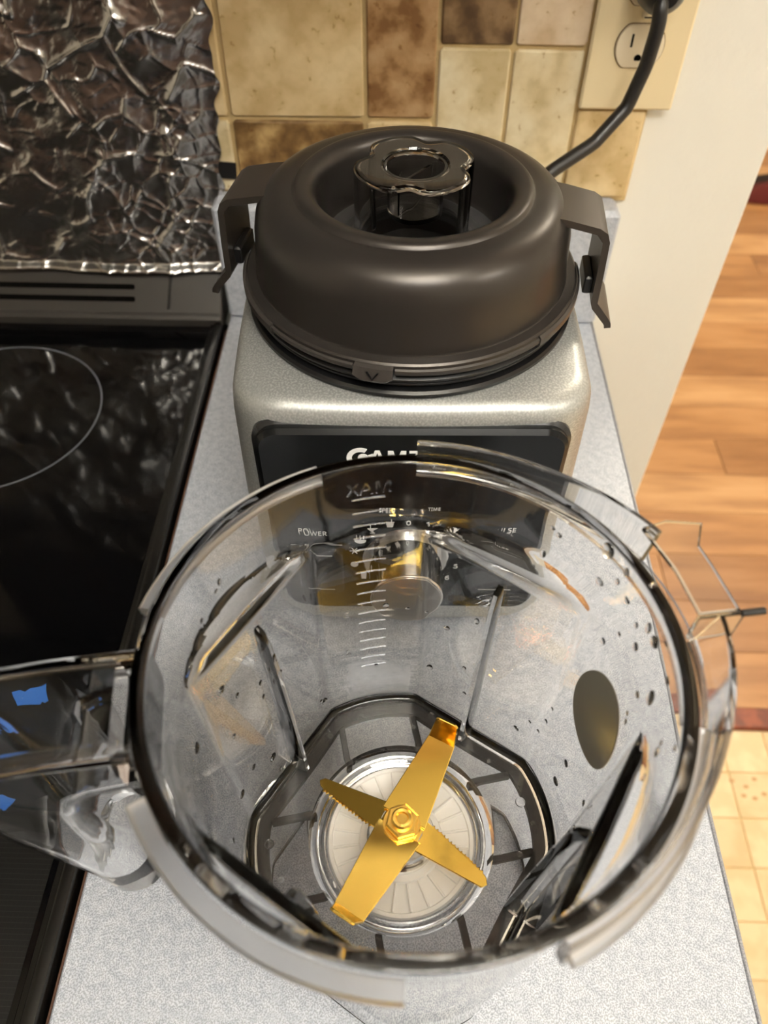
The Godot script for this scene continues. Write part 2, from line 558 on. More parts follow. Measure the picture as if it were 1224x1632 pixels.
	struct("trim_1", slab(Vector3(0.294, FLOOR_Y - 0.004, -0.673), Vector3(2.3, FLOOR_Y + 0.008, -0.629), 0.004), M.redwood, "red brown wooden threshold strip between vinyl and boards", "trim")
	# something dark red lying on the boards at the wall's end
	var cl := thing("cloth", "small dark red cloth lying on the wooden floor behind the wall end", "cloth", Vector3(1.27, FLOOR_Y, -2.66))
	for k in 2:
		var mb := MB.new()
		var rings := []
		for i in 7:
			var f := i / 6.0
			var rr := PackedVector3Array()
			var s := cos(f * PI / 2)
			for q in 20:
				var a := TAU * q / 20
				var wob := 1.0 + 0.12 * sin(3 * a + k) + 0.07 * sin(5 * a)
				rr.push_back(Vector3(cos(a) * 0.13 * s * wob + 0.001, 0.004 + 0.05 * f * (1 + 0.2 * k), sin(a) * 0.05 * s * wob + 0.07 * k))
			rings.push_back(rr)
		part("fold", mb.loft(rings).mesh(60), M.redcloth if k else M.darkcloth, cl)
	# what stands round the range, above and across: it darkens the wall and is mirrored in foil and glass
	var hd := thing("range_hood", "black range hood above the foil covered wall", "hood", Vector3(-0.56, 0.63, -0.42))
	part("body", slab(Vector3(-0.38, 0, -0.21), Vector3(0.38, 0.10, 0.17), 0.008), M.hood, hd)
	part("filter", slab(Vector3(-0.3, -0.006, -0.16), Vector3(0.3, 0.004, 0.08), 0.002), mat(Color8(90, 88, 84), 0.4, 0.8), hd)
	var uc := thing("wall_cabinet", "brown wooden wall cabinet above the range hood", "cabinet", Vector3(-0.55, 0.735, -0.47))
	part("body", slab(Vector3(-0.365, 0, -0.165), Vector3(0.365, 0.78, 0.14)), M.cabinet, uc)
	for s in [-1, 1]:
		part("door", slab(Vector3(0.182 * s - 0.18, 0.01, 0.14), Vector3(0.182 * s + 0.18, 0.77, 0.16), 0.004), M.cabinet, uc)
	var cc := thing("wall_cabinet", "brown wooden wall cabinet above the tiled part of the wall", "cabinet", Vector3(0.012, 0.53, -0.48))
	part("body", slab(Vector3(-0.172, 0, -0.155), Vector3(0.172, 0.80, 0.14)), M.cabinet, cc)
	part("door", slab(Vector3(-0.170, 0.004, 0.14), Vector3(0.170, 0.795, 0.16), 0.004), M.cabinet, cc)
	var fm := thing("added_mat", "added unseen dark mat on the vinyl floor that darkens jar handle and rim", "mat", Vector3(-0.42, FLOOR_Y, 0.42))  # added out of view so handle, rim and foil pick up dark
	part("pad", slab(Vector3(-0.75, 0, -0.33), Vector3(0.68, 0.012, 0.33), 0.004), mat(Color8(30, 29, 30), 0.9), fm)
	var isl := thing("base_cabinet", "added unseen brown base cabinets with a dark top, mirrored dark in the foil", "cabinet", Vector3(-0.2, FLOOR_Y, 1.25))  # added out of view to give the foil something dark to mirror
	part("body", slab(Vector3(-1.4, 0.0, -0.28), Vector3(1.5, 0.86, 0.32)), M.cabinet, isl)
	part("worktop", slab(Vector3(-1.42, 0.861, -0.32), Vector3(1.52, 0.90, 0.34), 0.004), M.hood, isl)
	for k in 5:
		part("door", slab(Vector3(-1.39 + 0.578 * k, 0.1, -0.30), Vector3(-0.825 + 0.578 * k, 0.84, -0.28), 0.004), M.cabinet, isl)
	var oc := thing("tall_cabinet", "brown wooden cabinets across the kitchen", "cabinet", Vector3(-0.6, FLOOR_Y, 1.92))
	part("body", slab(Vector3(-1.2, 0.0, -0.3), Vector3(1.0, 2.1, 0.27)), M.cabinet, oc)
	for k in 4:
		part("door", slab(Vector3(-1.19 + 0.548 * k, 0.1, -0.32), Vector3(-0.655 + 0.548 * k, 2.08, -0.3), 0.004), M.cabinet, oc)

func counter() -> void:
	var t := thing("countertop", "mottled light grey laminate countertop with a matching backsplash", "countertop")
	part("slab", slab(Vector3(-0.160, -0.036, WALL_Z + 0.0005), Vector3(0.1790, 0.0, 0.012), 0.0012), M.laminate, t)
	part("edge_band", slab(Vector3(0.1792, -0.036, WALL_Z + 0.0005), Vector3(0.1812, -0.0004, 0.012), 0.0006), M.laminate_edge, t, "grey brown edge band along the open end")
	part("back_panel", slab(Vector3(-0.160, 0.0, WALL_Z + 0.0005), Vector3(0.1812, 0.1115, -0.606), 0.004), M.laminate, t)
	part("raw_edge", slab(Vector3(-0.1615, -0.034, -0.59), Vector3(-0.1602, -0.001, 0.012), 0.0003), mat(Color8(74, 46, 32), 0.7), t, "thin brown raw board edge facing the range")
	var c := thing("base_cabinet", "narrow wooden base cabinet carrying the grey countertop", "cabinet", Vector3(0, FLOOR_Y, 0))
	part("body", slab(Vector3(-0.158, 0.0, WALL_Z + 0.003), Vector3(0.150, -FLOOR_Y - 0.0365, -0.03)), M.cabinet, c)
	part("door", slab(Vector3(-0.152, 0.1, -0.03), Vector3(0.146, 0.68, -0.012), 0.003), M.cabinet, c)
	part("drawer", slab(Vector3(-0.152, 0.70, -0.03), Vector3(0.146, 0.85, -0.012), 0.003), M.cabinet, c)

func cooking_range() -> void:
	var t := thing("cooking_range", "black glass top electric range left of the counter", "range", Vector3(-0.1635, 0, 0))
	part("body", slab(Vector3(-0.76, FLOOR_Y, -0.62), Vector3(-0.002, -0.012, -0.02), 0.004), M.enamel, t)
	part("frame", slab(Vector3(-0.76, -0.012, -0.5965), Vector3(-0.001, -0.004, 0.015), 0.002), M.enamel, t)
	part("cooktop", slab(Vector3(-0.74, -0.005, -0.594), Vector3(-0.0125, -0.0008, 0.0), 0.0008), M.cooktop, t, "black ceramic glass")
	# rounded side rails of the frame
	var rail := MB.new()
	rail.plate(PackedVector2Array([Vector2(-0.0005, -0.012), Vector2(-0.0005, 0.001), Vector2(-0.002, 0.0032), Vector2(-0.0055, 0.004), Vector2(-0.0085, 0.003), Vector2(-0.0095, 0.0012), Vector2(-0.0125, 0.0006), Vector2(-0.0130, -0.006)]), Vector3(0, 0, -0.594), Vector3.RIGHT, Vector3.UP, 0.0, 0.609)
	part("side_rail", rail.mesh(40), M.enamel, t)
	# vent console along the wall
	var con := MB.new()
	con.plate(PackedVector2Array([Vector2(0.594, -0.004), Vector2(0.594, 0.006), Vector2(0.5965, 0.0085), Vector2(0.6, 0.0095), Vector2(0.6255, 0.0390), Vector2(0.628, 0.0415), Vector2(0.634, 0.0415), Vector2(0.634, -0.004)]), Vector3(-0.76, 0, 0), Vector3.FORWARD, Vector3.UP, 0.0, 0.758, 0.0006)
	part("vent_console", con.mesh(25), M.enamel_satin, t, "satin black raised strip with air slots")
	# the slots: flat black strips, the shade of the openings put into their colour
	var nrm := Vector3(0, 0.0255, 0.0295).normalized()
	var up := Vector3(0, 0.0295, -0.0255).normalized()
	for s in [0.0115, 0.0225]:
		var o: Vector3 = Vector3(-0.412, 0.0095, -0.6) + up * s
		var lip := MB.new()
		lip.plate(rrect(0.66, 0.0048, 0.002, 4), o + nrm * 0.0003, Vector3.RIGHT, up, -0.004, 0.0)
		part("air_slot", lip.mesh(), M.slot, t)
	var rb := MB.new()
	rb.plate(PackedVector2Array([Vector2(-0.0525, 0.003), Vector2(-0.0495, 0.003), Vector2(-0.0465, 0.034), Vector2(-0.0495, 0.034)]), Vector3(0, 0.0095, -0.6), Vector3.RIGHT, up, -0.002, 0.0006)
	part("console_seam", rb.mesh(), M.enamel, t)
	# burner ring printed on the glass
	var ring := MB.new()
	ring.arc([Vector2(0.0872, -0.0009), Vector2(0.0886, -0.0009), Vector2(0.0886, -0.0006), Vector2(0.0872, -0.0006)], 0, 360, 128, Vector3(-0.173, 0, -0.470))
	part("burner_ring", ring.mesh(), M.print_grey, t, "thin grey printed burner circle")
	# fine printed grid on the front part of the glass
	var im := Image.create(256, 256, false, Image.FORMAT_RGB8)
	im.fill(Color8(12, 12, 12))
	for k in 8:
		im.fill_rect(Rect2i(0, k * 32, 256, 3), Color8(44, 43, 42))
		im.fill_rect(Rect2i(k * 32, 0, 2, 256), Color8(26, 26, 26))
	var gm := textured(ImageTexture.create_from_image(im), 1.0 / 0.0208, 0.32)
	part("grid_zone", slab(Vector3(-0.5, -0.0009, -0.152), Vector3(-0.0165, -0.0004, -0.002), 0.0002), gm, t, "front strip of the glass with a fine grid print")
	# foil over the wall: crumpled sheet
	foil()
	var tp := thing("tape_square", "small black tape square holding the foil edge to the tile", "tape", Vector3(-0.1515, 0.132, WALL_Z + 0.0085), 0)
	tp.rotation_degrees = Vector3(0, 0, -4)
	part("strip", MB.new().plate(rrect(0.0265, 0.0140, 0.0006, 2), Vector3.ZERO, Vector3.RIGHT, Vector3.UP, 0.0, 0.0006).mesh(), M.tape, tp)
	for k in 2:  # second strip stands in for the refracted image of the first
		var at: Vector3 = [Vector3(-0.2245, 0.0, -0.2225), Vector3(-0.2230, 0.0, -0.158)][k]
		var b := thing("tape_strip", ["blue tape strip on the range seen through the upper face of the jar handle", "added blue strip at the left frame edge standing in for the refracted tape"][k], "tape", at, [24.0, -12.0][k], "blue tape strips")
		var z := PackedVector2Array([Vector2(-0.012, -0.008), Vector2(0.004, -0.0085), Vector2(0.006, -0.006), Vector2(0.0085, -0.0082), Vector2(0.012, -0.007), Vector2(0.0125, 0.0075), Vector2(0.001, 0.008), Vector2(-0.003, 0.006), Vector2(-0.006, 0.0085), Vector2(-0.012, 0.008)])
		part("strip", MB.new().plate(z, Vector3(0, -0.0004, 0), Vector3.RIGHT, Vector3.FORWARD, 0.0, 0.0005).mesh(), M.blue, b)

func cells(sd: int, freq: float, warp: float) -> FastNoiseLite:
	var n := FastNoiseLite.new()
	n.seed = sd
	n.noise_type = FastNoiseLite.TYPE_CELLULAR
	n.cellular_distance_function = FastNoiseLite.DISTANCE_EUCLIDEAN
	n.cellular_return_type = FastNoiseLite.RETURN_DISTANCE2_SUB
	n.fractal_type = FastNoiseLite.FRACTAL_NONE
	n.frequency = freq
	n.domain_warp_enabled = true
	n.domain_warp_amplitude = warp
	n.domain_warp_frequency = freq * 0.8
	n.domain_warp_fractal_type = FastNoiseLite.DOMAIN_WARP_FRACTAL_NONE
	return n

func foil() -> void:
	var wide := cells(3, 17.0, 0.03)
	var middle := cells(27, 30.0, 0.03)
	var tight := cells(14, 52.0, 0.014)
	var big := FastNoiseLite.new()
	big.seed = 9
	big.frequency = 11.0
	big.noise_type = FastNoiseLite.TYPE_SIMPLEX_SMOOTH
	big.fractal_octaves = 2
	var rough := FastNoiseLite.new()
	rough.seed = 51
	rough.frequency = 38.0
	rough.noise_type = FastNoiseLite.TYPE_SIMPLEX
	rough.fractal_octaves = 2
	rough.fractal_gain = 0.42
	rough.domain_warp_enabled = true
	rough.domain_warp_amplitude = 0.02
	rough.domain_warp_frequency = 20.0
	var mask := FastNoiseLite.new()
	mask.seed = 33
	mask.frequency = 26.0
	mask.noise_type = FastNoiseLite.TYPE_SIMPLEX_SMOOTH
	mask.fractal_type = FastNoiseLite.FRACTAL_NONE
	var nx := 430
	var ny := 330
	var V := PackedVector3Array()
	for j in ny + 1:
		var w := j / float(ny)
		var y := 0.0420 + (w / 0.78 * 0.26 if w < 0.78 else 0.26 + (w - 0.78) / 0.22 * 0.32)
		var edge := -0.1600 + 0.0165 * smoothstep(0.0, 0.22, y) + 0.005 * big.get_noise_2d(y * 2.0, 4.0) + 0.0025 * mask.get_noise_2d(y * 2.0, 8.0)
		for i in nx + 1:
			var u := i / float(nx)
			var x := -0.56 + u * (edge + 0.56)
			var near := smoothstep(0.0, 0.05, edge - x)
			var crowd := smoothstep(0.16, 0.01, edge - x) * smoothstep(0.26, 0.10, y)
			var m := mask.get_noise_2d(x, y)
			var d1 := wide.get_noise_2d(x, y) + 1.0
			var d3 := middle.get_noise_2d(x, y) + 1.0
			var d2 := tight.get_noise_2d(x, y) + 1.0
			var h := 0.010 + 0.0045 * big.get_noise_2d(x, y) * near + 0.0007 * rough.get_noise_2d(x, y)
			h += 0.0026 * exp(-d1 / 0.05) * smoothstep(-0.3, 0.2, m + 0.4 * crowd)
			h += 0.0011 * exp(-d3 / 0.07) * smoothstep(-0.05, 0.35, 0.7 * crowd + 0.55 * smoothstep(0.10, 0.22, y) - m)
			h += (0.0003 + 0.0015 * crowd) * exp(-d2 / 0.10) * smoothstep(-0.25, 0.35, crowd - m * 0.6)
			h = 0.003 + h * lerpf(0.6, 1.0, near) + 0.006 * smoothstep(0.020, 0.0, w)
			V.push_back(Vector3(x, y, WALL_Z + 0.002 + maxf(0.003, h)))
	var st := SurfaceTool.new()
	st.begin(Mesh.PRIMITIVE_TRIANGLES)
	st.set_smooth_group(0)
	for p in V: st.add_vertex(p)
	for j in ny:
		for i in nx:
			var a := j * (nx + 1) + i
			for q in [a, a + nx + 1, a + nx + 2, a, a + nx + 2, a + 1]: st.add_index(q)
	st.generate_normals()
	var o := part("foil_sheet", st.commit(), M.foil, self)
	tag(o, "crumpled aluminium foil sheet covering the wall behind the range", "foil")

func outlet_and_cord() -> void:
	var t := thing("wall_outlet", "cream duplex wall outlet with a wide plate at the tile edge", "outlet", Vector3(0.1685, 0.2425, WALL_Z + 0.006))
	part("cover_plate", MB.new().plate(rrect(0.0705, 0.1145, 0.002, 3), Vector3.ZERO, Vector3.RIGHT, Vector3.UP, 0.0, 0.0055, 0.0016).mesh(30), M.plate, t)
	for k in 2:
		var oy := -0.0125 + 0.040 * k
		var face := PackedVector2Array()
		for i in 48:
			var a := TAU * i / 48
			face.push_back(Vector2(0.0172 * cos(a), clampf(0.0172 * sin(a), -0.0142, 0.0142)))
		var rim := PackedVector2Array()
		for p in face: rim.push_back(p * 1.045)
		part("socket_gap", MB.new().plate(rim, Vector3(0, oy, 0.0050), Vector3.RIGHT, Vector3.UP, 0.0, 0.0006).mesh(), mat(Color8(120, 92, 52), 0.8), t)
		var s := part("socket", MB.new().plate(face, Vector3(0, oy, 0.004), Vector3.RIGHT, Vector3.UP, 0.0, 0.0034, 0.0006).mesh(30), M.socket, t)
		for q in [[-0.0064, 0.0040, 0.0016, 0.0088], [0.0064, 0.0040, 0.0016, 0.0070]]:
			part("slot", slab(Vector3(q[0] - q[2] / 2, oy + q[1] - q[3] / 2, 0.0060), Vector3(q[0] + q[2] / 2, oy + q[1] + q[3] / 2, 0.00755), 0.0002), M.slot, s)
		var g := PackedVector2Array()
		for i in 20:
			var a := TAU * i / 20
			g.push_back(Vector2(0.0026 * cos(a), maxf(0.0026 * sin(a), -0.0017)))
		part("slot", MB.new().plate(g, Vector3(0, oy - 0.0075, 0.0060), Vector3.RIGHT, Vector3.UP, 0.0, 0.00155).mesh(), M.slot, s)
	var sc := part("screw", MB.new().lathe([Vector2(0.0001, 0.0), Vector2(0.0032, 0.0), Vector2(0.0030, 0.0010), Vector2(0.0001, 0.0016)], Vector3.ZERO, 20).mesh(), M.socket, t)
	sc.position = Vector3(0, 0.0075, 0.0052)
	sc.rotation_degrees = Vector3(90, 0, 0)
	part("screw_slot", slab(Vector3(-0.0026, -0.0004, 0.006), Vector3(0.0026, 0.0004, 0.0069), 0.0001), M.slot, sc).rotation_degrees = Vector3(-90, 0, 0)
	# cord of the blender
	var c := thing("power_cord", "black power cord curving from the blender up to the wall outlet", "cord")
	var body := MB.new()
	var rings := []
	for q in [[0.0, 0.0155], [0.010, 0.0165], [0.020, 0.0155], [0.026, 0.012], [0.030, 0.008]]:
		var r := PackedVector3Array()
		for i in 28:
			var a := TAU * i / 28
			r.push_back(Vector3(0.1705 + q[1] * cos(a), 0.2700 + q[1] * 0.92 * sin(a), WALL_Z + 0.0135 + q[0]))
		rings.push_back(r)
	part("plug", body.loft(rings).mesh(40), M.rubber, c)
	var cu := Curve3D.new()
	var pts := [Vector3(0.1700, 0.2690, WALL_Z + 0.034), Vector3(0.1680, 0.2655, WALL_Z + 0.043), Vector3(0.1690, 0.2530, WALL_Z + 0.045), Vector3(0.1670, 0.2295, WALL_Z + 0.046), Vector3(0.1592, 0.2031, WALL_Z + 0.050), Vector3(0.1384, 0.1827, WALL_Z + 0.062), Vector3(0.1083, 0.1695, WALL_Z + 0.078), Vector3(0.0830, 0.1540, WALL_Z + 0.096), Vector3(0.065, 0.115, WALL_Z + 0.125), Vector3(0.058, 0.07, WALL_Z + 0.178)]
	for i in pts.size():
		var d: Vector3 = (pts[mini(i + 1, pts.size() - 1)] - pts[maxi(i - 1, 0)]) / 4.6
		cu.add_point(pts[i], -d, d)
	var path := []
	var n := 60
	for i in n + 1: path.push_back(cu.sample_baked(cu.get_baked_length() * i / n))
	part("cable", MB.new().tube(path, 0.0050, 16).mesh(60), M.cable, c)

# ---------------------------------------------------------------- blender base
const BASE := Vector3(0.005, 0, -0.366)
func blender_base() -> void:
	var t := thing("blender_motor", "silver blender motor base with a black control panel behind the jar", "blender base", BASE, 1.5)
	var rings := []
	# y, inset
	for q in [[0.010, 0.014], [0.010, 0.008], [0.013, 0.004], [0.020, 0.001], [0.05, 0.0], [0.12, 0.0], [0.175, 0.001], [0.184, 0.0018], [0.189, 0.0035], [0.192, 0.0065], [0.1932, 0.011], [0.1937, 0.02], [0.1940, 0.05]]:
		rings.push_back(ring_at(rrect(0.180 - 2 * q[1], 0.186 - 2 * q[1], maxf(0.003, 0.026 - q[1] * 0.5), 8, 0.0035), q[0]))
	part("housing", MB.new().loft(rings).mesh(40), M.silver, t)
	for sx in [-1, 1]:
		for sz in [-1, 1]:
			part("foot", MB.new().lathe([Vector2(0.0001, 0.0), Vector2(0.011, 0.0), Vector2(0.012, 0.002), Vector2(0.012, 0.0105), Vector2(0.0001, 0.0105)], Vector3(0.062 * sx, 0, 0.064 * sz), 24).mesh(), M.rubber, t)
	# control panel: black slab on the front with a bright bevelled rim
	var z0 := 0.088
	var pn := part("control_panel", MB.new().plate(rrect(0.1535, 0.149, 0.012, 8), Vector3(-0.0005, 0.1085, z0), Vector3.RIGHT, Vector3.UP, 0.0, 0.0105, 0.0022).mesh(30), M.panel, t, "glossy black panel with white print")
	part("panel_rim", MB.new().plate(rrect(0.1575, 0.153, 0.014, 8), Vector3(-0.0005, 0.1085, z0), Vector3.RIGHT, Vector3.UP, -0.006, 0.006, 0.0025).mesh(30), mat(Color8(40, 40, 41), 0.25, 0.3), t)
	var fz := z0 + 0.0106
	var face := Basis.IDENTITY
	# wordmark and its round emblem
	text("wordmark", "AMZCHEF", 0.0092, 0.0003, M.white_print, pn, Vector3(0.0068, 0.1655, fz), face, 0.96, true)
	var em := MB.new()
	em.arc([Vector2(0.0042, 0.0), Vector2(0.0068, 0.0), Vector2(0.0068, 0.0003), Vector2(0.0042, 0.0003)], 65, 390, 40)
	em.lathe([Vector2(0.0001, 0.0), Vector2(0.0026, 0.0), Vector2(0.0026, 0.0003), Vector2(0.0001, 0.0003)], Vector3(0.0014, 0, -0.0002), 20)
	var eo := part("emblem", em.mesh(), M.white_print, pn)
	eo.position = Vector3(-0.0256, 0.1655, fz)
	eo.rotation_degrees = Vector3(90, 0, 0)
	var words := [["POWER", -0.0545, 0.1075, 0.0035], ["PULSE", 0.0530, 0.1085, 0.0035], ["SPEED", -0.0125, 0.1262, 0.0023], ["TIME", 0.0130, 0.1268, 0.0022], ["0", -0.0005, 0.1170, 0.0040], ["1", 0.0105, 0.1160, 0.0040], ["2", 0.0200, 0.1105, 0.0038], ["3", 0.0262, 0.1015, 0.0038], ["4", 0.0300, 0.0905, 0.0038], ["5", 0.0305, 0.0775, 0.0038], ["6", 0.0265, 0.0660, 0.0038]]
	for w in words:
		text("lettering", w[0], w[3], 0.0002, M.white_print if w[3] < 0.005 else M.grey_print, pn, Vector3(w[1], w[2], fz), face)
	# programme icons left of the knob: cup, cocktail, bowl, snowflake, ball, mug
	var icons := [[-0.0108, 0.1160], [-0.0205, 0.1110], [-0.0275, 0.1020], [-0.0310, 0.0925], [-0.0315, 0.0800], [-0.0262, 0.0690]]
	for k in icons.size():
		var mb := MB.new()
		var c := Vector3(icons[k][0], icons[k][1], fz)
		match k:
			0:
				mb.plate(PackedVector2Array([Vector2(-0.0021, 0.0012), Vector2(-0.0016, -0.003), Vector2(0.0016, -0.003), Vector2(0.0021, 0.0012)]), c, Vector3.RIGHT, Vector3.UP, 0, 0.0002)
				mb.box(c + Vector3(0.0008, 0.0026, 0), Vector3(0.0005, 0.003, 0.0002), 0.00005)
				mb.box(c + Vector3(0, 0.0018, 0), Vector3(0.0048, 0.0006, 0.0002), 0.00005)
			1:
				mb.plate(PackedVector2Array([Vector2(-0.003, 0.001), Vector2(0.003, 0.001), Vector2(0.0002, -0.002), Vector2(0.0002, -0.0036), Vector2(0.0014, -0.004), Vector2(-0.0014, -0.004), Vector2(-0.0002, -0.0036), Vector2(-0.0002, -0.002)]), c, Vector3.RIGHT, Vector3.UP, 0, 0.0002)
				mb.box(c + Vector3(-0.0012, 0.0024, 0), Vector3(0.0004, 0.0032, 0.0002), 0.00005)
			2:
				var bowl := PackedVector2Array()
				for i in 13: bowl.push_back(Vector2(-0.0034 * cos(PI * i / 12), -0.0026 * sin(PI * i / 12)))
				mb.plate(bowl, c, Vector3.RIGHT, Vector3.UP, 0, 0.0002)
				for i in 3: mb.box(c + Vector3(-0.002 + 0.002 * i, 0.0018, 0), Vector3(0.0005, 0.002, 0.0002), 0.00005)
			3:
				for i in 3: mb.box(c, Vector3(0.0058, 0.0005, 0.0002), 0.00005, Basis(Vector3.BACK, PI * i / 3))
			4:
				mb.plate(ellipse(0.0023, 0.0023, 16), c, Vector3.RIGHT, Vector3.UP, 0, 0.0002)
			5:
				mb.plate(PackedVector2Array([Vector2(-0.0018, 0.003), Vector2(-0.0014, -0.003), Vector2(0.0014, -0.003), Vector2(0.0018, 0.003)]), c, Vector3.RIGHT, Vector3.UP, 0, 0.0002)
		part("icon", mb.mesh(), M.white_print, pn)
	# push buttons either side: smooth black key under a thin pale line
	for s in [[-0.053, "power_button"], [0.0535, "pulse_button"]]:
		var b := part(s[1], MB.new().plate(rrect(0.030, 0.044, 0.006, 5), Vector3(s[0], 0.0745, z0 + 0.0104), Vector3.RIGHT, Vector3.UP, 0, 0.0030, 0.0012).mesh(30), M.button, t)
		for y in [0.0975, 0.0912, 0.0585]:
			part("button_line", MB.new().box(Vector3(s[0], y, z0 + (0.0107 if y > 0.097 else 0.01345)), Vector3(0.030 if y > 0.097 else 0.018, 0.0006, 0.0002), 0.00005).mesh(), M.grey_print, b)
	# dial: chrome barrel with a spun face
	var d := Node3D.new()
	d.name = "dial"
	t.add_child(d)
	d.position = Vector3(-0.0003, 0.0860, z0 + 0.0105)
	d.rotation_degrees = Vector3(90, 0, 0)
	part("dial_skirt", MB.new().lathe([Vector2(0.0001, 0), Vector2(0.0262, 0), Vector2(0.0262, 0.0014), Vector2(0.0252, 0.0022), Vector2(0.0001, 0.0022)], Vector3.ZERO, 64).mesh(), M.chrome, d)
	part("barrel", MB.new().lathe([Vector2(0.0001, 0.002), Vector2(0.0222, 0.002), Vector2(0.0218, 0.027), Vector2(0.0212, 0.0282), Vector2(0.0206, 0.0284), Vector2(0.0001, 0.0284)], Vector3.ZERO, 72).mesh(30), M.chrome, d)
	part("dial_face", MB.new().lathe([Vector2(0.0001, 0.0282), Vector2(0.0202, 0.0282), Vector2(0.0202, 0.0287), Vector2(0.0198, 0.0289), Vector2(0.0001, 0.0290)], Vector3.ZERO, 64).mesh(30), M.knob_face, d)
	# socket the jar sits in
	part("jar_socket", MB.new().lathe([Vector2(0.0001, 0.1935), Vector2(0.0845, 0.1935), Vector2(0.0865, 0.1945), Vector2(0.0865, 0.1962), Vector2(0.085, 0.1972), Vector2(0.0001, 0.1972)], Vector3(0, 0, 0.001), 96).mesh(30), M.rubber, t)

# ---------------------------------------------------------------- lid
func scallop(deg: float, r: float) -> float:
	var k := 0.0
	for a in [-70.0, 15.0, 98.0, 187.0]:
		var d: float = fposmod(deg - a + 180.0, 360.0) - 180.0
		k = maxf(k, exp(-pow(d / 15.0, 2.0)))
	return r - 0.0062 * k * r / 0.0305

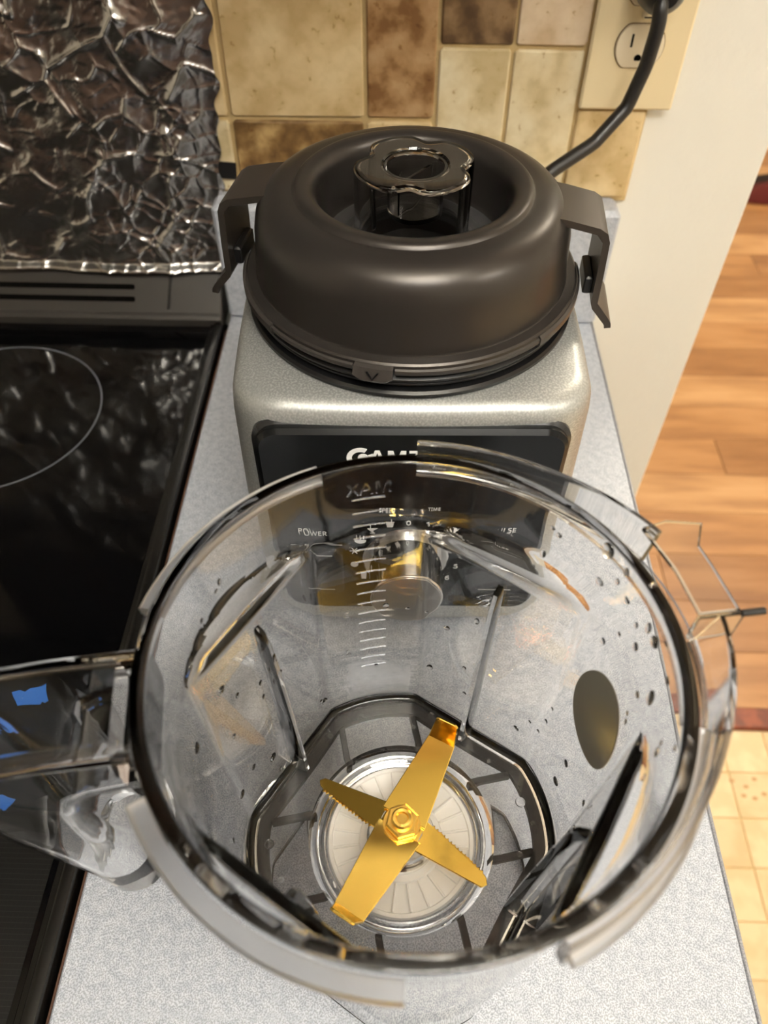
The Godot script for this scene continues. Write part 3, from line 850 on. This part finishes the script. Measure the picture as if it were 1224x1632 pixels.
const LID := Vector3(0.0050, 0.0046, -0.366)
func blender_lid() -> void:
	var t := thing("jar_cover", "matt dark brown blender lid with two side latches resting on the base", "lid", LID, -4.0)
	var dome := [Vector2(0.0340, 0.2040), Vector2(0.0790, 0.2040), Vector2(0.0860, 0.2048), Vector2(0.0868, 0.2060), Vector2(0.0866, 0.2078), Vector2(0.0856, 0.2086), Vector2(0.0812, 0.2090), Vector2(0.0806, 0.2100), Vector2(0.0800, 0.2203), Vector2(0.0793, 0.2321), Vector2(0.0781, 0.2381), Vector2(0.0758, 0.2431), Vector2(0.0722, 0.2467), Vector2(0.0676, 0.2489), Vector2(0.0630, 0.2496), Vector2(0.0598, 0.2497), Vector2(0.0590, 0.2500), Vector2(0.0582, 0.2511), Vector2(0.0572, 0.2519), Vector2(0.0556, 0.2522), Vector2(0.0530, 0.2521), Vector2(0.0508, 0.2514), Vector2(0.0492, 0.2498), Vector2(0.0480, 0.2471), Vector2(0.0474, 0.2436), Vector2(0.0462, 0.2245), Vector2(0.0450, 0.2226), Vector2(0.0430, 0.2220), Vector2(0.0340, 0.2218)]
	part("dome", MB.new().lathe(dome, Vector3.ZERO, 128, true).mesh(32), M.lid, t)
	part("collar", MB.new().lathe([Vector2(0.0305, 0.2180), Vector2(0.0450, 0.2180), Vector2(0.0450, 0.2224), Vector2(0.0420, 0.2232), Vector2(0.0370, 0.2224), Vector2(0.0345, 0.2236), Vector2(0.0315, 0.2236), Vector2(0.0305, 0.2226)], Vector3.ZERO, 96, true).mesh(30), M.grey_rubber, t)
	part("floor_plate", MB.new().lathe([Vector2(0.0001, 0.2056), Vector2(0.0340, 0.2056), Vector2(0.0340, 0.2080), Vector2(0.0001, 0.2080)], Vector3.ZERO, 48).mesh(30), M.grey_rubber, t)
	# black seals under the flange
	for q in [[0.0858, 0.1985], [0.0842, 0.1950]]:
		part("seal", MB.new().lathe([Vector2(0.0600, q[1] - 0.0014), Vector2(q[0] - 0.001, q[1] - 0.0014), Vector2(q[0], q[1] - 0.0004), Vector2(q[0], q[1] + 0.0006), Vector2(q[0] - 0.001, q[1] + 0.0013), Vector2(q[0] - 0.003, q[1] + 0.0028), Vector2(0.0600, q[1] + 0.0030)], Vector3.ZERO, 96, true).mesh(30), M.rubber, t)
	# flange lips: lower skirt pieces and the pull tab with its arrow
	for a in [[193.5, 226.0], [131.0, 180.5]]:
		part("flange_lip", MB.new().arc([Vector2(0.0840, 0.2030), Vector2(0.0872, 0.2030), Vector2(0.0878, 0.2040), Vector2(0.0878, 0.2058), Vector2(0.0868, 0.2064), Vector2(0.0840, 0.2064)], a[0], a[1], 30).mesh(30), M.lid_plain, t)
	for a in [[84.0, 131.0], [226.0, 270.0]]:
		part("flange_lip", MB.new().arc([Vector2(0.0840, 0.2015), Vector2(0.0876, 0.2015), Vector2(0.0884, 0.2030), Vector2(0.0884, 0.2066), Vector2(0.0872, 0.2078), Vector2(0.0840, 0.2078)], a[0], a[1], 30).mesh(30), M.lid_plain, t)
	var tab := part("pull_tab", MB.new().arc([Vector2(0.0835, 0.2006), Vector2(0.0903, 0.2002), Vector2(0.0910, 0.2012), Vector2(0.0890, 0.2070), Vector2(0.0835, 0.2084)], 181.0, 193.0, 12, Vector3.ZERO, 2).mesh(30), M.lid_plain, t)
	var ar := MB.new()
	ar.plate(PackedVector2Array([Vector2(-0.003, 0.002), Vector2(0, -0.002), Vector2(0.003, 0.002), Vector2(0.0022, 0.002), Vector2(0, -0.0009), Vector2(-0.0022, 0.002)]), Vector3(0.0902 * sin(deg_to_rad(187.0)), 0.2034, -0.0902 * cos(deg_to_rad(187.0))), Vector3(-cos(deg_to_rad(7.0)), 0, -sin(deg_to_rad(7.0))) * -1.0, Vector3(0, 1, -0.25).normalized(), -0.0004, 0.0006)
	part("arrow", ar.mesh(), M.rubber, tab)
	# two latches: bent strips from the shoulder down past the flange
	for s in [-1, 1]:
		var outline := [Vector2(0.0690, 0.2466), Vector2(0.0745, 0.2458), Vector2(0.0900, 0.2424), Vector2(0.0932, 0.2404), Vector2(0.0946, 0.2370), Vector2(0.0954, 0.2200), Vector2(0.0958, 0.2030), Vector2(0.0966, 0.2008), Vector2(0.1036, 0.1932), Vector2(0.1052, 0.1908), Vector2(0.1056, 0.1886)]
		var strip := PackedVector2Array()
		var mid := []
		for k in outline.size():
			var d: Vector2 = (outline[mini(k + 1, outline.size() - 1)] - outline[maxi(k - 1, 0)]).normalized()
			mid.push_back([outline[k] + Vector2(-d.y, d.x) * 0.0017, outline[k] - Vector2(-d.y, d.x) * 0.0017])
		for k in mid.size(): strip.push_back(mid[k][0])
		for k in mid.size(): strip.push_back(mid[mid.size() - 1 - k][1])
		var L := part("latch", MB.new().plate(strip, Vector3(0, 0, 0.018), Vector3(s, 0, 0), Vector3.UP, 0.0 if s > 0 else 0.0, 0.036 if s < 0 else -0.036, 0.0 ).mesh(28), M.latch, t)
		L.position.y = -0.0020
		if s < 0: L.rotation_degrees.y = -5.5
		part("hook", MB.new().box(Vector3(0.0920 * s, 0.2085, 0), Vector3(0.0045, 0.010, 0.022), 0.001).mesh(), M.rubber, L)
	# clear measuring cap standing in the lid's well
	var c := thing("measuring_cap", "clear smoky plastic cap with scalloped rim standing in the lid opening", "cap", Vector3(0.0058, 0.0028, -0.3690))
	var cup := []
	for q in [[0.0156, 0.2560], [0.0156, 0.2602], [0.0163, 0.2612], [0.0280, 0.2616], [0.0298, 0.2608], [0.0305, 0.2590], [0.0303, 0.2230], [0.0298, 0.2220], [0.0282, 0.2220], [0.0278, 0.2230], [0.0280, 0.2585], [0.0270, 0.2592], [0.0170, 0.2588], [0.0159, 0.2580]]:
		var r := PackedVector3Array()
		for i in 180:
			var deg := i * 2.0
			var rr: float = scallop(deg, q[0]) if q[0] > 0.02 else q[0]
			r.push_back(Vector3(rr * sin(deg_to_rad(deg)), q[1], -rr * cos(deg_to_rad(deg))))
		cup.push_back(r)
	cup[0] = cup[0]
	part("cap_shell", MB.new().loft(cup, false, true).mesh(30), M.smoke, c)
	part("cap_well", MB.new().lathe([Vector2(0.0001, 0.2375), Vector2(0.0148, 0.2375), Vector2(0.0152, 0.2600), Vector2(0.0141, 0.2600), Vector2(0.0137, 0.2395), Vector2(0.0001, 0.2392)], Vector3.ZERO, 64).mesh(30), M.smoke, c)
	part("grip_bar", MB.new().box(Vector3(0, 0.2480, 0), Vector3(0.0012, 0.016, 0.0266), 0.0003, Basis(Vector3.UP, deg_to_rad(-38))).mesh(), M.smoke, c)

# ---------------------------------------------------------------- jar
const JAR := Vector3(0.006, 0, -0.117)
const FACETS := [32.0, 122.0, -148.0, -58.0]

func lerp_table(y: float, t: Array) -> float:
	if y <= t[0][0]: return t[0][1]
	for k in t.size() - 1:
		if y <= t[k + 1][0]:
			return lerpf(t[k][1], t[k + 1][1], (y - t[k][0]) / (t[k + 1][0] - t[k][0]))
	return t[-1][1]

# inner radius of the jar wall: round, with four flats below a sloping ledge
func jar_r(deg: float, y: float, grow := 0.0) -> float:
	var r := lerp_table(y, [[0.0, 0.0665], [0.065, 0.0685], [0.2, 0.0755], [0.215, 0.0765], [0.237, 0.0788]])
	var flat := lerp_table(y, [[0.0, 0.0590], [0.065, 0.0610], [0.2, 0.0675], [0.207, 0.0780], [0.212, 0.2]])
	for f in FACETS:
		var d := deg_to_rad(fposmod(deg - f + 180.0, 360.0) - 180.0)
		if absf(d) < 1.0:
			var q := flat / cos(d)
			var k := 0.0012   # small fillet where flat meets round
			var h := clampf(0.5 + 0.5 * (r - q) / k, 0.0, 1.0)
			r = lerpf(r, q, h) - k * h * (1.0 - h)
	return r + grow

func jar_ring(y: float, grow: float, shrink := 1.0, n := 360) -> PackedVector3Array:
	var r := PackedVector3Array()
	for i in n:
		var deg := 360.0 * i / n
		var q := jar_r(deg, y, grow) * shrink
		r.push_back(Vector3(q * sin(deg_to_rad(deg)), y, -q * cos(deg_to_rad(deg))))
	return r

func on_jar(deg: float, y: float, grow := 0.0) -> Vector3:
	var q := jar_r(deg, y, grow)
	return Vector3(q * sin(deg_to_rad(deg)), y, -q * cos(deg_to_rad(deg)))

func round_ring(y: float, radius: float) -> PackedVector3Array:
	var r := PackedVector3Array()
	for i in 360: r.push_back(Vector3(radius * sin(TAU * i / 360.0), y, -radius * cos(TAU * i / 360.0)))
	return r

func flat_ring(y: float, src_y: float, grow: float, shrink: float) -> PackedVector3Array:
	var r := jar_ring(src_y, grow, shrink)
	for i in r.size(): r[i].y = y
	return r

func blender_jar() -> void:
	var t := thing("blender_jar", "clear plastic blender jar with gold blades standing open on the counter", "blender jar", JAR)
	var th := 0.0043
	var rings := []
	# under the floor, down the inside of the skirt, up the outside, over the rim, down inside, across the floor
	rings.push_back(round_ring(0.0600, 0.002))
	rings.push_back(round_ring(0.0600, 0.0375))
	rings.push_back(round_ring(0.0606, 0.0385))
	rings.push_back(round_ring(0.0690, 0.0390))
	rings.push_back(flat_ring(0.0695, 0.060, -0.0022, 0.90))
	rings.push_back(flat_ring(0.0695, 0.060, -0.0016, 0.99))
	rings.push_back(jar_ring(0.0680, -0.0008))
	rings.push_back(jar_ring(0.0040, -0.0004))
	rings.push_back(jar_ring(0.0032, 0.0004))
	rings.push_back(jar_ring(0.0032, th - 0.0008))
	for y in [0.004, 0.03, 0.06, 0.09, 0.12, 0.15, 0.18, 0.195, 0.199, 0.201, 0.203, 0.205, 0.207, 0.209, 0.2105, 0.212, 0.216]:
		rings.push_back(jar_ring(y, th))
	for q in [[0.2230, th], [0.2300, th], [0.2360, th], [0.2367, th - 0.0003], [0.2370, th - 0.0010], [0.2370, 0.0010], [0.2367, 0.0003], [0.2360, 0.0], [0.2335, 0.0]]:
		rings.push_back(jar_ring(q[0], q[1]))
	for y in [0.229, 0.222, 0.216, 0.212, 0.2105, 0.209, 0.207, 0.205, 0.203, 0.201, 0.199, 0.195, 0.18, 0.15, 0.12, 0.09, 0.079]:
		rings.push_back(jar_ring(y, 0.0))
	for q in [[0.0765, -0.0003], [0.0750, -0.0010], [0.0742, -0.0019], [0.0740, -0.0030]]:
		rings.push_back(jar_ring(q[0], q[1]))
	rings.push_back(round_ring(0.0740, 0.0440))
	rings.push_back(round_ring(0.0736, 0.0424))
	rings.push_back(round_ring(0.0662, 0.0402))
	rings.push_back(round_ring(0.0652, 0.0390))
	rings.push_back(round_ring(0.0650, 0.002))
	part("vessel", MB.new().loft(rings).mesh(38), M.clear, t, "clear round body with four flats")
	# four upright ribs inside the flats
	for f in FACETS:
		var mb := MB.new()
		var rr := []
		var a := deg_to_rad(f)
		var rad := Vector3(sin(a), 0, -cos(a))
		var tan := Vector3(cos(a), 0, sin(a))
		for q in [[0.0745, 0.0085, 0.0021], [0.085, 0.0085, 0.0021], [0.12, 0.0078, 0.0020], [0.16, 0.0066, 0.0019], [0.182, 0.0056, 0.0018], [0.189, 0.0040, 0.0016], [0.1915, 0.0012, 0.0012]]:
			var base := rad * (jar_r(f, q[0]) + 0.0004)
			base.y = q[0]
			var r := PackedVector3Array()
			var w: float = q[2]
			var dd: float = q[1]
			for p in [[-w, 0.0], [-w * 0.9, dd * 0.7], [-w * 0.5, dd], [w * 0.5, dd], [w * 0.9, dd * 0.7], [w, 0.0]]:
				r.push_back(base + tan * p[0] - rad * p[1])
			rr.push_back(r)
		part("rib", mb.loft(rr).mesh(30), M.clear, t)
	# outer collar pieces under the lip, the raised pouring guard and the spout tab
	var col := [Vector2(0.0834, 0.2275), Vector2(0.0876, 0.2275), Vector2(0.0886, 0.2284), Vector2(0.0888, 0.2310), Vector2(0.0880, 0.2319), Vector2(0.0834, 0.2322)]
	for a in [[-79.0, -24.0], [-179.0, -121.0], [103.0, 154.0]]:
		part("collar", MB.new().arc(col, a[0], a[1], 60).mesh(30), M.frost, t)
	var guard := [Vector2(0.0836, 0.2260), Vector2(0.0856, 0.2258), Vector2(0.0868, 0.2268), Vector2(0.0870, 0.2405), Vector2(0.0866, 0.2416), Vector2(0.0851, 0.2416), Vector2(0.0847, 0.2405), Vector2(0.0844, 0.2300), Vector2(0.0836, 0.2296)]
	for a in [[1.0, 61.0], [82.0, 155.0]]:
		part("pouring_guard", MB.new().arc(guard, a[0], a[1], 70, Vector3.ZERO, 1).mesh(30), M.clear, t)
	var web := MB.new()
	var up := []
	var lo := []
	for i in 31:
		var deg := lerpf(1.0, 102.0, i / 30.0)
		var s := exp(-pow((deg - 76.0) / 34.0, 2.0))
		up.push_back([deg, 0.0827, 0.0850 + 0.0042 * s])
	var wr := []
	for q in up:
		var a := deg_to_rad(q[0])
		var d := Vector3(sin(a), 0, -cos(a))
		wr.push_back(PackedVector3Array([d * q[1] + Vector3(0, 0.2275, 0), d * q[2] + Vector3(0, 0.2275, 0), d * q[2] + Vector3(0, 0.2297, 0), d * q[1] + Vector3(0, 0.2297, 0)]))
	part("guard_web", web.loft(wr).mesh(30), M.clear, t)
	var pts := PackedVector2Array()
	for q in [[58.0, 0.0895], [59.0, 0.0985], [62.5, 0.1085], [66.5, 0.1015], [71.0, 0.1010], [81.0, 0.1010], [81.0, 0.0880], [70.0, 0.0885]]:
		pts.push_back(Vector2(q[1] * sin(deg_to_rad(q[0])), -q[1] * cos(deg_to_rad(q[0]))))
	part("spout_tab", MB.new().plate(pts, Vector3(0, 0.2400, 0), Vector3.RIGHT, Vector3.BACK, -0.0011, 0.0011, 0.0004).mesh(20), M.clear, t)
	var ra := deg_to_rad(81.3)
	part("spout_fin", MB.new().box(Vector3(sin(ra), 0, -cos(ra)) * 0.0950 + Vector3(0, 0.2335, 0), Vector3(0.0016, 0.0135, 0.0150), 0.0004, Basis(Vector3.UP, -ra)).mesh(), M.clear, t)
	part("spout_peg", MB.new().tube([Vector3(sin(ra), 0, -cos(ra)) * 0.1015 + Vector3(0, 0.2395, 0), Vector3(sin(ra), 0, -cos(ra)) * 0.1090 + Vector3(0, 0.2395, 0)], 0.0012, 10).mesh(), M.rubber, t, "small dark peg sticking out of the spout")
	# handle: thick clear grip open at the lower end, on the left
	var ha := deg_to_rad(-98.8)
	var hx := Vector3(sin(ha), 0, -cos(ha))
	var hz := Vector3(cos(ha), 0, sin(ha))
	var prof := [[0.0834, 0.2290, 0.0834, 0.2040], [0.0900, 0.2290, 0.0890, 0.2035], [0.1100, 0.2285, 0.1000, 0.2015], [0.1290, 0.2265, 0.1062, 0.1960], [0.1395, 0.2190, 0.1085, 0.1880], [0.1420, 0.2050, 0.1085, 0.1780], [0.1385, 0.1800, 0.1065, 0.1600], [0.1320, 0.1500, 0.1030, 0.1400], [0.1260, 0.1240, 0.1000, 0.1210], [0.1230, 0.1060, 0.0985, 0.1050]]
	var hr := []
	for q in prof:
		var o: Vector3 = hx * q[0] + Vector3(0, q[1], 0)
		var i: Vector3 = hx * q[2] + Vector3(0, q[3], 0)
		var mid: Vector3 = (o + i) / 2
		var half: Vector3 = (o - i) / 2
		var r := PackedVector3Array()
		var hl := half.length()
		var un := half / hl
		for p in rrect(2 * hl, 0.0370, minf(lerpf(0.0045, 0.0150, smoothstep(0.20, 0.11, q[1])), hl * 0.9), 5):
			r.push_back(mid + un * p.x + hz * p.y)
		hr.push_back(r)
	var hm := MB.new().loft(hr)
	var hc := MB.new()
	var cr := []
	for k in range(1, prof.size() - 1):
		var c := Vector3.ZERO
		for p in hr[k]: c += p
		c /= hr[k].size()
		var r := PackedVector3Array()
		for p in hr[k]:
			var d: Vector3 = p - c
			r.push_back(c + d.normalized() * maxf(0.001, d.length() - 0.0036))
		cr.push_back(r)
	hc.loft(cr)
	for i in range(0, hc.v.size(), 3): hm.tri(hc.v[i], hc.v[i + 2], hc.v[i + 1])
	part("handle", hm.mesh(32), M.clear, t, "thick clear grip open at its lower end")
	# black ring under the floor, seen through it, with eight spokes
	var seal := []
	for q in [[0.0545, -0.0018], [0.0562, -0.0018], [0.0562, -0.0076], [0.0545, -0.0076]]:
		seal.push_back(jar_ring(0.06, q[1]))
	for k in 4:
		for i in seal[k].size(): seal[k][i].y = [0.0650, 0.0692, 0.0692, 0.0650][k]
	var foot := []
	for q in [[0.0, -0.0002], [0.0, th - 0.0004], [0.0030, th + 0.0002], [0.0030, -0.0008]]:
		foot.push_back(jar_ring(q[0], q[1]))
	part("added_ring", MB.new().loft(foot, false, true).mesh(30), M.band, t, "added black ring under the jar wall that darkens its rim")  # added part: its black carries up the clear wall into the rim
	part("under_ring", MB.new().loft(seal, false, true).mesh(30), M.band, t, "black ring under the floor of the jar")
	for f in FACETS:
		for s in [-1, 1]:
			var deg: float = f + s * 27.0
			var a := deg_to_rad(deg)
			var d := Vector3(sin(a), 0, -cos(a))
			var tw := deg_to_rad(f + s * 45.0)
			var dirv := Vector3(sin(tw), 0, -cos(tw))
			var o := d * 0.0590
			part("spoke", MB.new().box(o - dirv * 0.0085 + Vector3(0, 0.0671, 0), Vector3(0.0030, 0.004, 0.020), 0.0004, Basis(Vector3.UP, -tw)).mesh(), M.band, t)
	# drive plate: satin disc with cast spokes under a clear dished ring
	part("drive_disc", MB.new().lathe([Vector2(0.0001, 0.0651), Vector2(0.0338, 0.0651), Vector2(0.0344, 0.0660), Vector2(0.0336, 0.0672), Vector2(0.0320, 0.0672), Vector2(0.0315, 0.0664), Vector2(0.0195, 0.0664), Vector2(0.0188, 0.0674), Vector2(0.0001, 0.0676)], Vector3.ZERO, 96).mesh(30), M.disc, t)
	for i in 24:
		var a := TAU * (i + 0.4) / 24
		part("disc_spoke", MB.new().box(Vector3(sin(a), 0, -cos(a)) * 0.0255 + Vector3(0, 0.0667, 0), Vector3(0.0011, 0.0018, 0.0120), 0.0003, Basis(Vector3.UP, -a)).mesh(), M.disc, t)
	part("floor_ring", MB.new().lathe([Vector2(0.0350, 0.0652), Vector2(0.0386, 0.0652), Vector2(0.0386, 0.0668), Vector2(0.0380, 0.0690), Vector2(0.0368, 0.0698), Vector2(0.0356, 0.0692), Vector2(0.0350, 0.0676)], Vector3.ZERO, 128, true).mesh(40), M.clear, t)
	part("hub", MB.new().lathe([Vector2(0.0001, 0.0676), Vector2(0.0160, 0.0676), Vector2(0.0158, 0.0710), Vector2(0.0128, 0.0740), Vector2(0.0110, 0.0800), Vector2(0.0098, 0.0850), Vector2(0.0001, 0.0850)], Vector3.ZERO, 64).mesh(30), M.chrome, t)
	blades(t)
	# scale moulded on the outside of the back wall, so it reads reversed from here
	for k in 17:
		var y := 0.2175 - 0.0072 * k
		var mb := MB.new()
		var rr := []
		var w := 9.5
		for i in 9:
			var deg := -16.8 + w * i / 8.0
			var p := on_jar(deg, y, th)
			var n := Vector3(p.x, 0, p.z).normalized()
			rr.push_back(PackedVector3Array([p - n * 0.0002, p + n * 0.0004, p + n * 0.0004 + Vector3(0, 0.0006, 0), p - n * 0.0002 + Vector3(0, 0.0006, 0)]))
		part("scale_mark", mb.loft(rr).mesh(), M.clear, t)
	for w in [["MAX", -11.5, 0.2225, 0.0065], ["64 OZ", -1.0, 0.2085, 0.0040], ["3", -21.0, 0.147, 0.004], ["2", -21.5, 0.118, 0.004]]:
		var a := deg_to_rad(w[1])
		var p := on_jar(w[1], w[2], th + 0.0001)
		text("scale_lettering", w[0], w[3], 0.0004, M.clear, t, p, Basis(Vector3.UP, PI - a))
	# oval under the spout: its grey imitates a mirror reflection in the clear wall
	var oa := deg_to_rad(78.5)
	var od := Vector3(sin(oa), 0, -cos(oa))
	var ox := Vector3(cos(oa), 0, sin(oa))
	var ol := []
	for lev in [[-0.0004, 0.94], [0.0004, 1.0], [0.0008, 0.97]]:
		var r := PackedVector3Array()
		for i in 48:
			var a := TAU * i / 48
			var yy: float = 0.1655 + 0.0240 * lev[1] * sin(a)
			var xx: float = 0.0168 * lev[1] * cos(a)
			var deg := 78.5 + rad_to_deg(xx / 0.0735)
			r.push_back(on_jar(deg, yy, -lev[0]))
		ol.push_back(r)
	part("oval_reflection", MB.new().loft(ol).mesh(40), M.reflection_grey, t, "oval patch below the spout with a painted grey reflection")

func blades(t: Node) -> void:
	var hub := Node3D.new()
	hub.name = "blade_assembly"
	t.add_child(hub)
	# angle, lengths: flat run then the bent tip; pitch in degrees; serrated or plain
	var arms := [
		{"a": 26.0, "root": 0.0112, "end": 0.0066, "run": 0.0360, "tip": 0.0125, "pitch": 8.0, "bend": 58.0, "teeth": false, "y": 0.0868},
		{"a": -150.0, "root": 0.0112, "end": 0.0070, "run": 0.0375, "tip": 0.0110, "pitch": 5.0, "bend": 62.0, "teeth": false, "y": 0.0868},
		{"a": -60.0, "root": 0.0076, "end": 0.0026, "run": 0.0380, "tip": 0.0, "pitch": -12.0, "bend": 0.0, "teeth": true, "y": 0.0850},
		{"a": 120.0, "root": 0.0080, "end": 0.0030, "run": 0.0365, "tip": 0.0, "pitch": -12.0, "bend": 0.0, "teeth": true, "y": 0.0850},
	]
	for q in arms:
		var a := deg_to_rad(q.a)
		var out := Vector3(sin(a), 0, -cos(a))
		var side := Vector3(cos(a), 0, sin(a))
		var dirv := (out * cos(deg_to_rad(q.pitch)) + Vector3(0, sin(deg_to_rad(q.pitch)), 0)).normalized()
		var up := side.cross(dirv).normalized()
		if up.y < 0: up = -up
		var o := out * 0.006 + Vector3(0, q.y, 0)
		var mb := MB.new()
		var poly := PackedVector2Array()
		poly.push_back(Vector2(-0.003, -q.root))
		if q.teeth:
			var n := 15
			for i in n:
				var f := 0.16 + 0.8 * i / n
				var e := lerpf(q.root, q.end, f)
				var sg := 1.0
				poly.push_back(Vector2(q.run * f, -e))
				poly.push_back(Vector2(q.run * (f + 0.022), -e - 0.0009))
				poly.push_back(Vector2(q.run * (f + 0.036), -e + 0.0002))
			poly.push_back(Vector2(q.run, -q.end * 0.8))
			poly.push_back(Vector2(q.run + 0.0018, 0.0))
			poly.push_back(Vector2(q.run, q.end * 0.8))
		else:
			poly.push_back(Vector2(q.run, -q.end))
			poly.push_back(Vector2(q.run, q.end))
		poly.push_back(Vector2(-0.003, q.root * 0.9))
		mb.plate(poly, o, dirv, side, -0.0007, 0.0007, 0.0003)
		var bl := part("blade", mb.mesh(20), M.gold, hub)
		if q.tip > 0.0:
			var td := (dirv * cos(deg_to_rad(q.bend)) + up * sin(deg_to_rad(q.bend))).normalized()
			var tp := MB.new()
			var oo: Vector3 = o + dirv * (q.run - 0.0003)
			tp.plate(PackedVector2Array([Vector2(0, -q.end), Vector2(q.tip * 0.92, -q.end * 0.82), Vector2(q.tip, -q.end * 0.6), Vector2(q.tip, q.end * 0.6), Vector2(q.tip * 0.92, q.end * 0.82), Vector2(0, q.end)]), oo, td, side, -0.0007, 0.0007, 0.0003)
			part("blade_tip", tp.mesh(20), M.gold, hub)
	# washer, hexagonal nut, threaded pin
	part("washer", MB.new().lathe([Vector2(0.0001, 0.0855), Vector2(0.0082, 0.0855), Vector2(0.0085, 0.0866), Vector2(0.0082, 0.0884), Vector2(0.0001, 0.0884)], Vector3.ZERO, 48).mesh(30), M.gold_nut, hub)
	var hex := PackedVector2Array()
	for i in 6: hex.push_back(Vector2(cos(TAU * i / 6 + 0.3), sin(TAU * i / 6 + 0.3)) * 0.0076)
	part("nut", MB.new().plate(hex, Vector3(0, 0.0884, 0), Vector3.RIGHT, Vector3.FORWARD, 0.0, 0.0042, 0.0007).mesh(20), M.gold_nut, hub)
	part("pin", MB.new().lathe([Vector2(0.0001, 0.0920), Vector2(0.0048, 0.0920), Vector2(0.0048, 0.0944), Vector2(0.0040, 0.0952), Vector2(0.0028, 0.0950), Vector2(0.0024, 0.0940), Vector2(0.0001, 0.0940)], Vector3.ZERO, 32).mesh(25), M.gold_nut, hub)

func droplets() -> void:
	# angle round the jar, height, radius in tenths of a millimetre
	var D := [[-77.2, 0.1793, 22], [-72.8, 0.1666, 12], [-56.5, 0.170, 14], [-53.7, 0.151, 16], [-34.6, 0.092, 18], [-36.2, 0.0949, 9], [-94.6, 0.1778, 22], [-79.2, 0.1454, 12], [-62.8, 0.1584, 10], [-77.2, 0.1103, 16], [-68.0, 0.0994, 22], [-66.1, 0.0827, 12], [-85.3, 0.1025, 22], [-103.8, 0.1122, 12], [-60.7, 0.2173, 10], [-62.7, 0.2153, 10], [-70.6, 0.2114, 9], [26.2, 0.1619, 12], [15.1, 0.1462, 16], [10.3, 0.1084, 16], [24.8, 0.1232, 10], [51.9, 0.0995, 16], [59.4, 0.108, 10], [60.9, 0.132, 8], [67.7, 0.2242, 14], [62.8, 0.2261, 10], [77.2, 0.2267, 14], [81.0, 0.2266, 22], [77.0, 0.2151, 14], [81.2, 0.2272, 14], [58.3, 0.219, 18], [67.1, 0.198, 12], [90.5, 0.2139, 20], [86.1, 0.2047, 13], [86.7, 0.1926, 9], [87.9, 0.1895, 9], [91.2, 0.2274, 14], [108.3, 0.2307, 10], [104.7, 0.2161, 14], [76.2, 0.0987, 22], [76.2, 0.118, 16], [60.7, 0.12, 10], [55.6, 0.111, 9], [56.7, 0.2332, 26], [40.0, 0.2108, 12], [42.7, 0.2237, 12], [99.7, 0.1232, 12], [92.8, 0.1286, 12], [0.3, 0.1494, 10], [-7.3, 0.152, 14], [-11.1, 0.1043, 9], [7.0, 0.1496, 9], [73.7, 0.2213, 10], [63.8, 0.2327, 12], [40.4, 0.225, 10], [103.4, 0.219, 9], [107.7, 0.2052, 12], [70.6, 0.2096, 9], [27.0, 0.1031, 10], [-63.3, 0.148, 9]]
	var meshes := []
	for k in 3:
		var mb := MB.new()
		var prof := []
		var tall: float = [1.0, 1.45, 1.9][k]
		for i in 9:
			var f := i / 8.0 * PI / 2
			prof.push_back(Vector2(maxf(0.002, cos(f)), 0.55 * sin(f) - 0.06))
		prof.push_front(Vector2(0.9, -0.06))
		prof.push_front(Vector2(0.002, -0.06))
		mb.lathe(prof, Vector3.ZERO, 22)
		for i in mb.v.size(): mb.v[i].z *= tall
		meshes.push_back(mb.mesh(60))
	for i in D.size():
		var q: Array = D[i]
		var p := on_jar(q[0], q[1]) + JAR
		var inward := -on_jar(q[0], q[1])
		inward.y = 0.0
		inward = inward.normalized()
		var o := MeshInstance3D.new()
		o.name = numbered("water_droplet")
		o.mesh = meshes[i % 3]
		o.material_override = M.water
		add_child(o)
		var r: float = q[2] * 0.0001
		var side := Vector3.UP.cross(inward).normalized()
		o.transform = Transform3D(Basis(side * r, inward * r, side.cross(inward) * r), p)
		var size := "large" if q[2] > 17 else "small"
		if q[0] < -40.0: tag(o, size + " water droplet on the inner left wall of the jar beside the handle", "droplet", size + " water droplets on the handle side")
		elif q[0] < 45.0: tag(o, size + " water droplet on the inner back wall of the jar by the scale", "droplet", size + " water droplets by the scale")
		elif q[1] > 0.2: tag(o, size + " water droplet high on the inner jar wall just below the spout", "droplet", size + " water droplets below the spout")
		else: tag(o, size + " water droplet low on the inner jar wall around the oval patch", "droplet", size + " water droplets around the oval patch")
	for q in [[0.058, -38.0, 15], [0.061, -20.0, 11], [0.052, 6.0, 12], [0.060, 14.0, 18], [0.055, 50.0, 10], [0.058, 74.0, 24], [0.061, 84.0, 12], [0.054, 98.0, 14], [0.060, -96.0, 22], [0.057, -112.0, 15], [0.053, -80.0, 10], [0.059, -128.0, 26]]:
		var a := deg_to_rad(q[1])
		var o := MeshInstance3D.new()
		o.name = numbered("water_droplet")
		o.mesh = meshes[0]
		o.material_override = M.water
		add_child(o)
		o.transform = Transform3D(Basis.from_scale(Vector3.ONE * q[2] * 0.0001), JAR + Vector3(q[0] * sin(a), 0.0740, -q[0] * cos(a)))
		tag(o, "clear flat water droplet lying on the jar floor round the blades", "droplet", "water droplets on the jar floor")
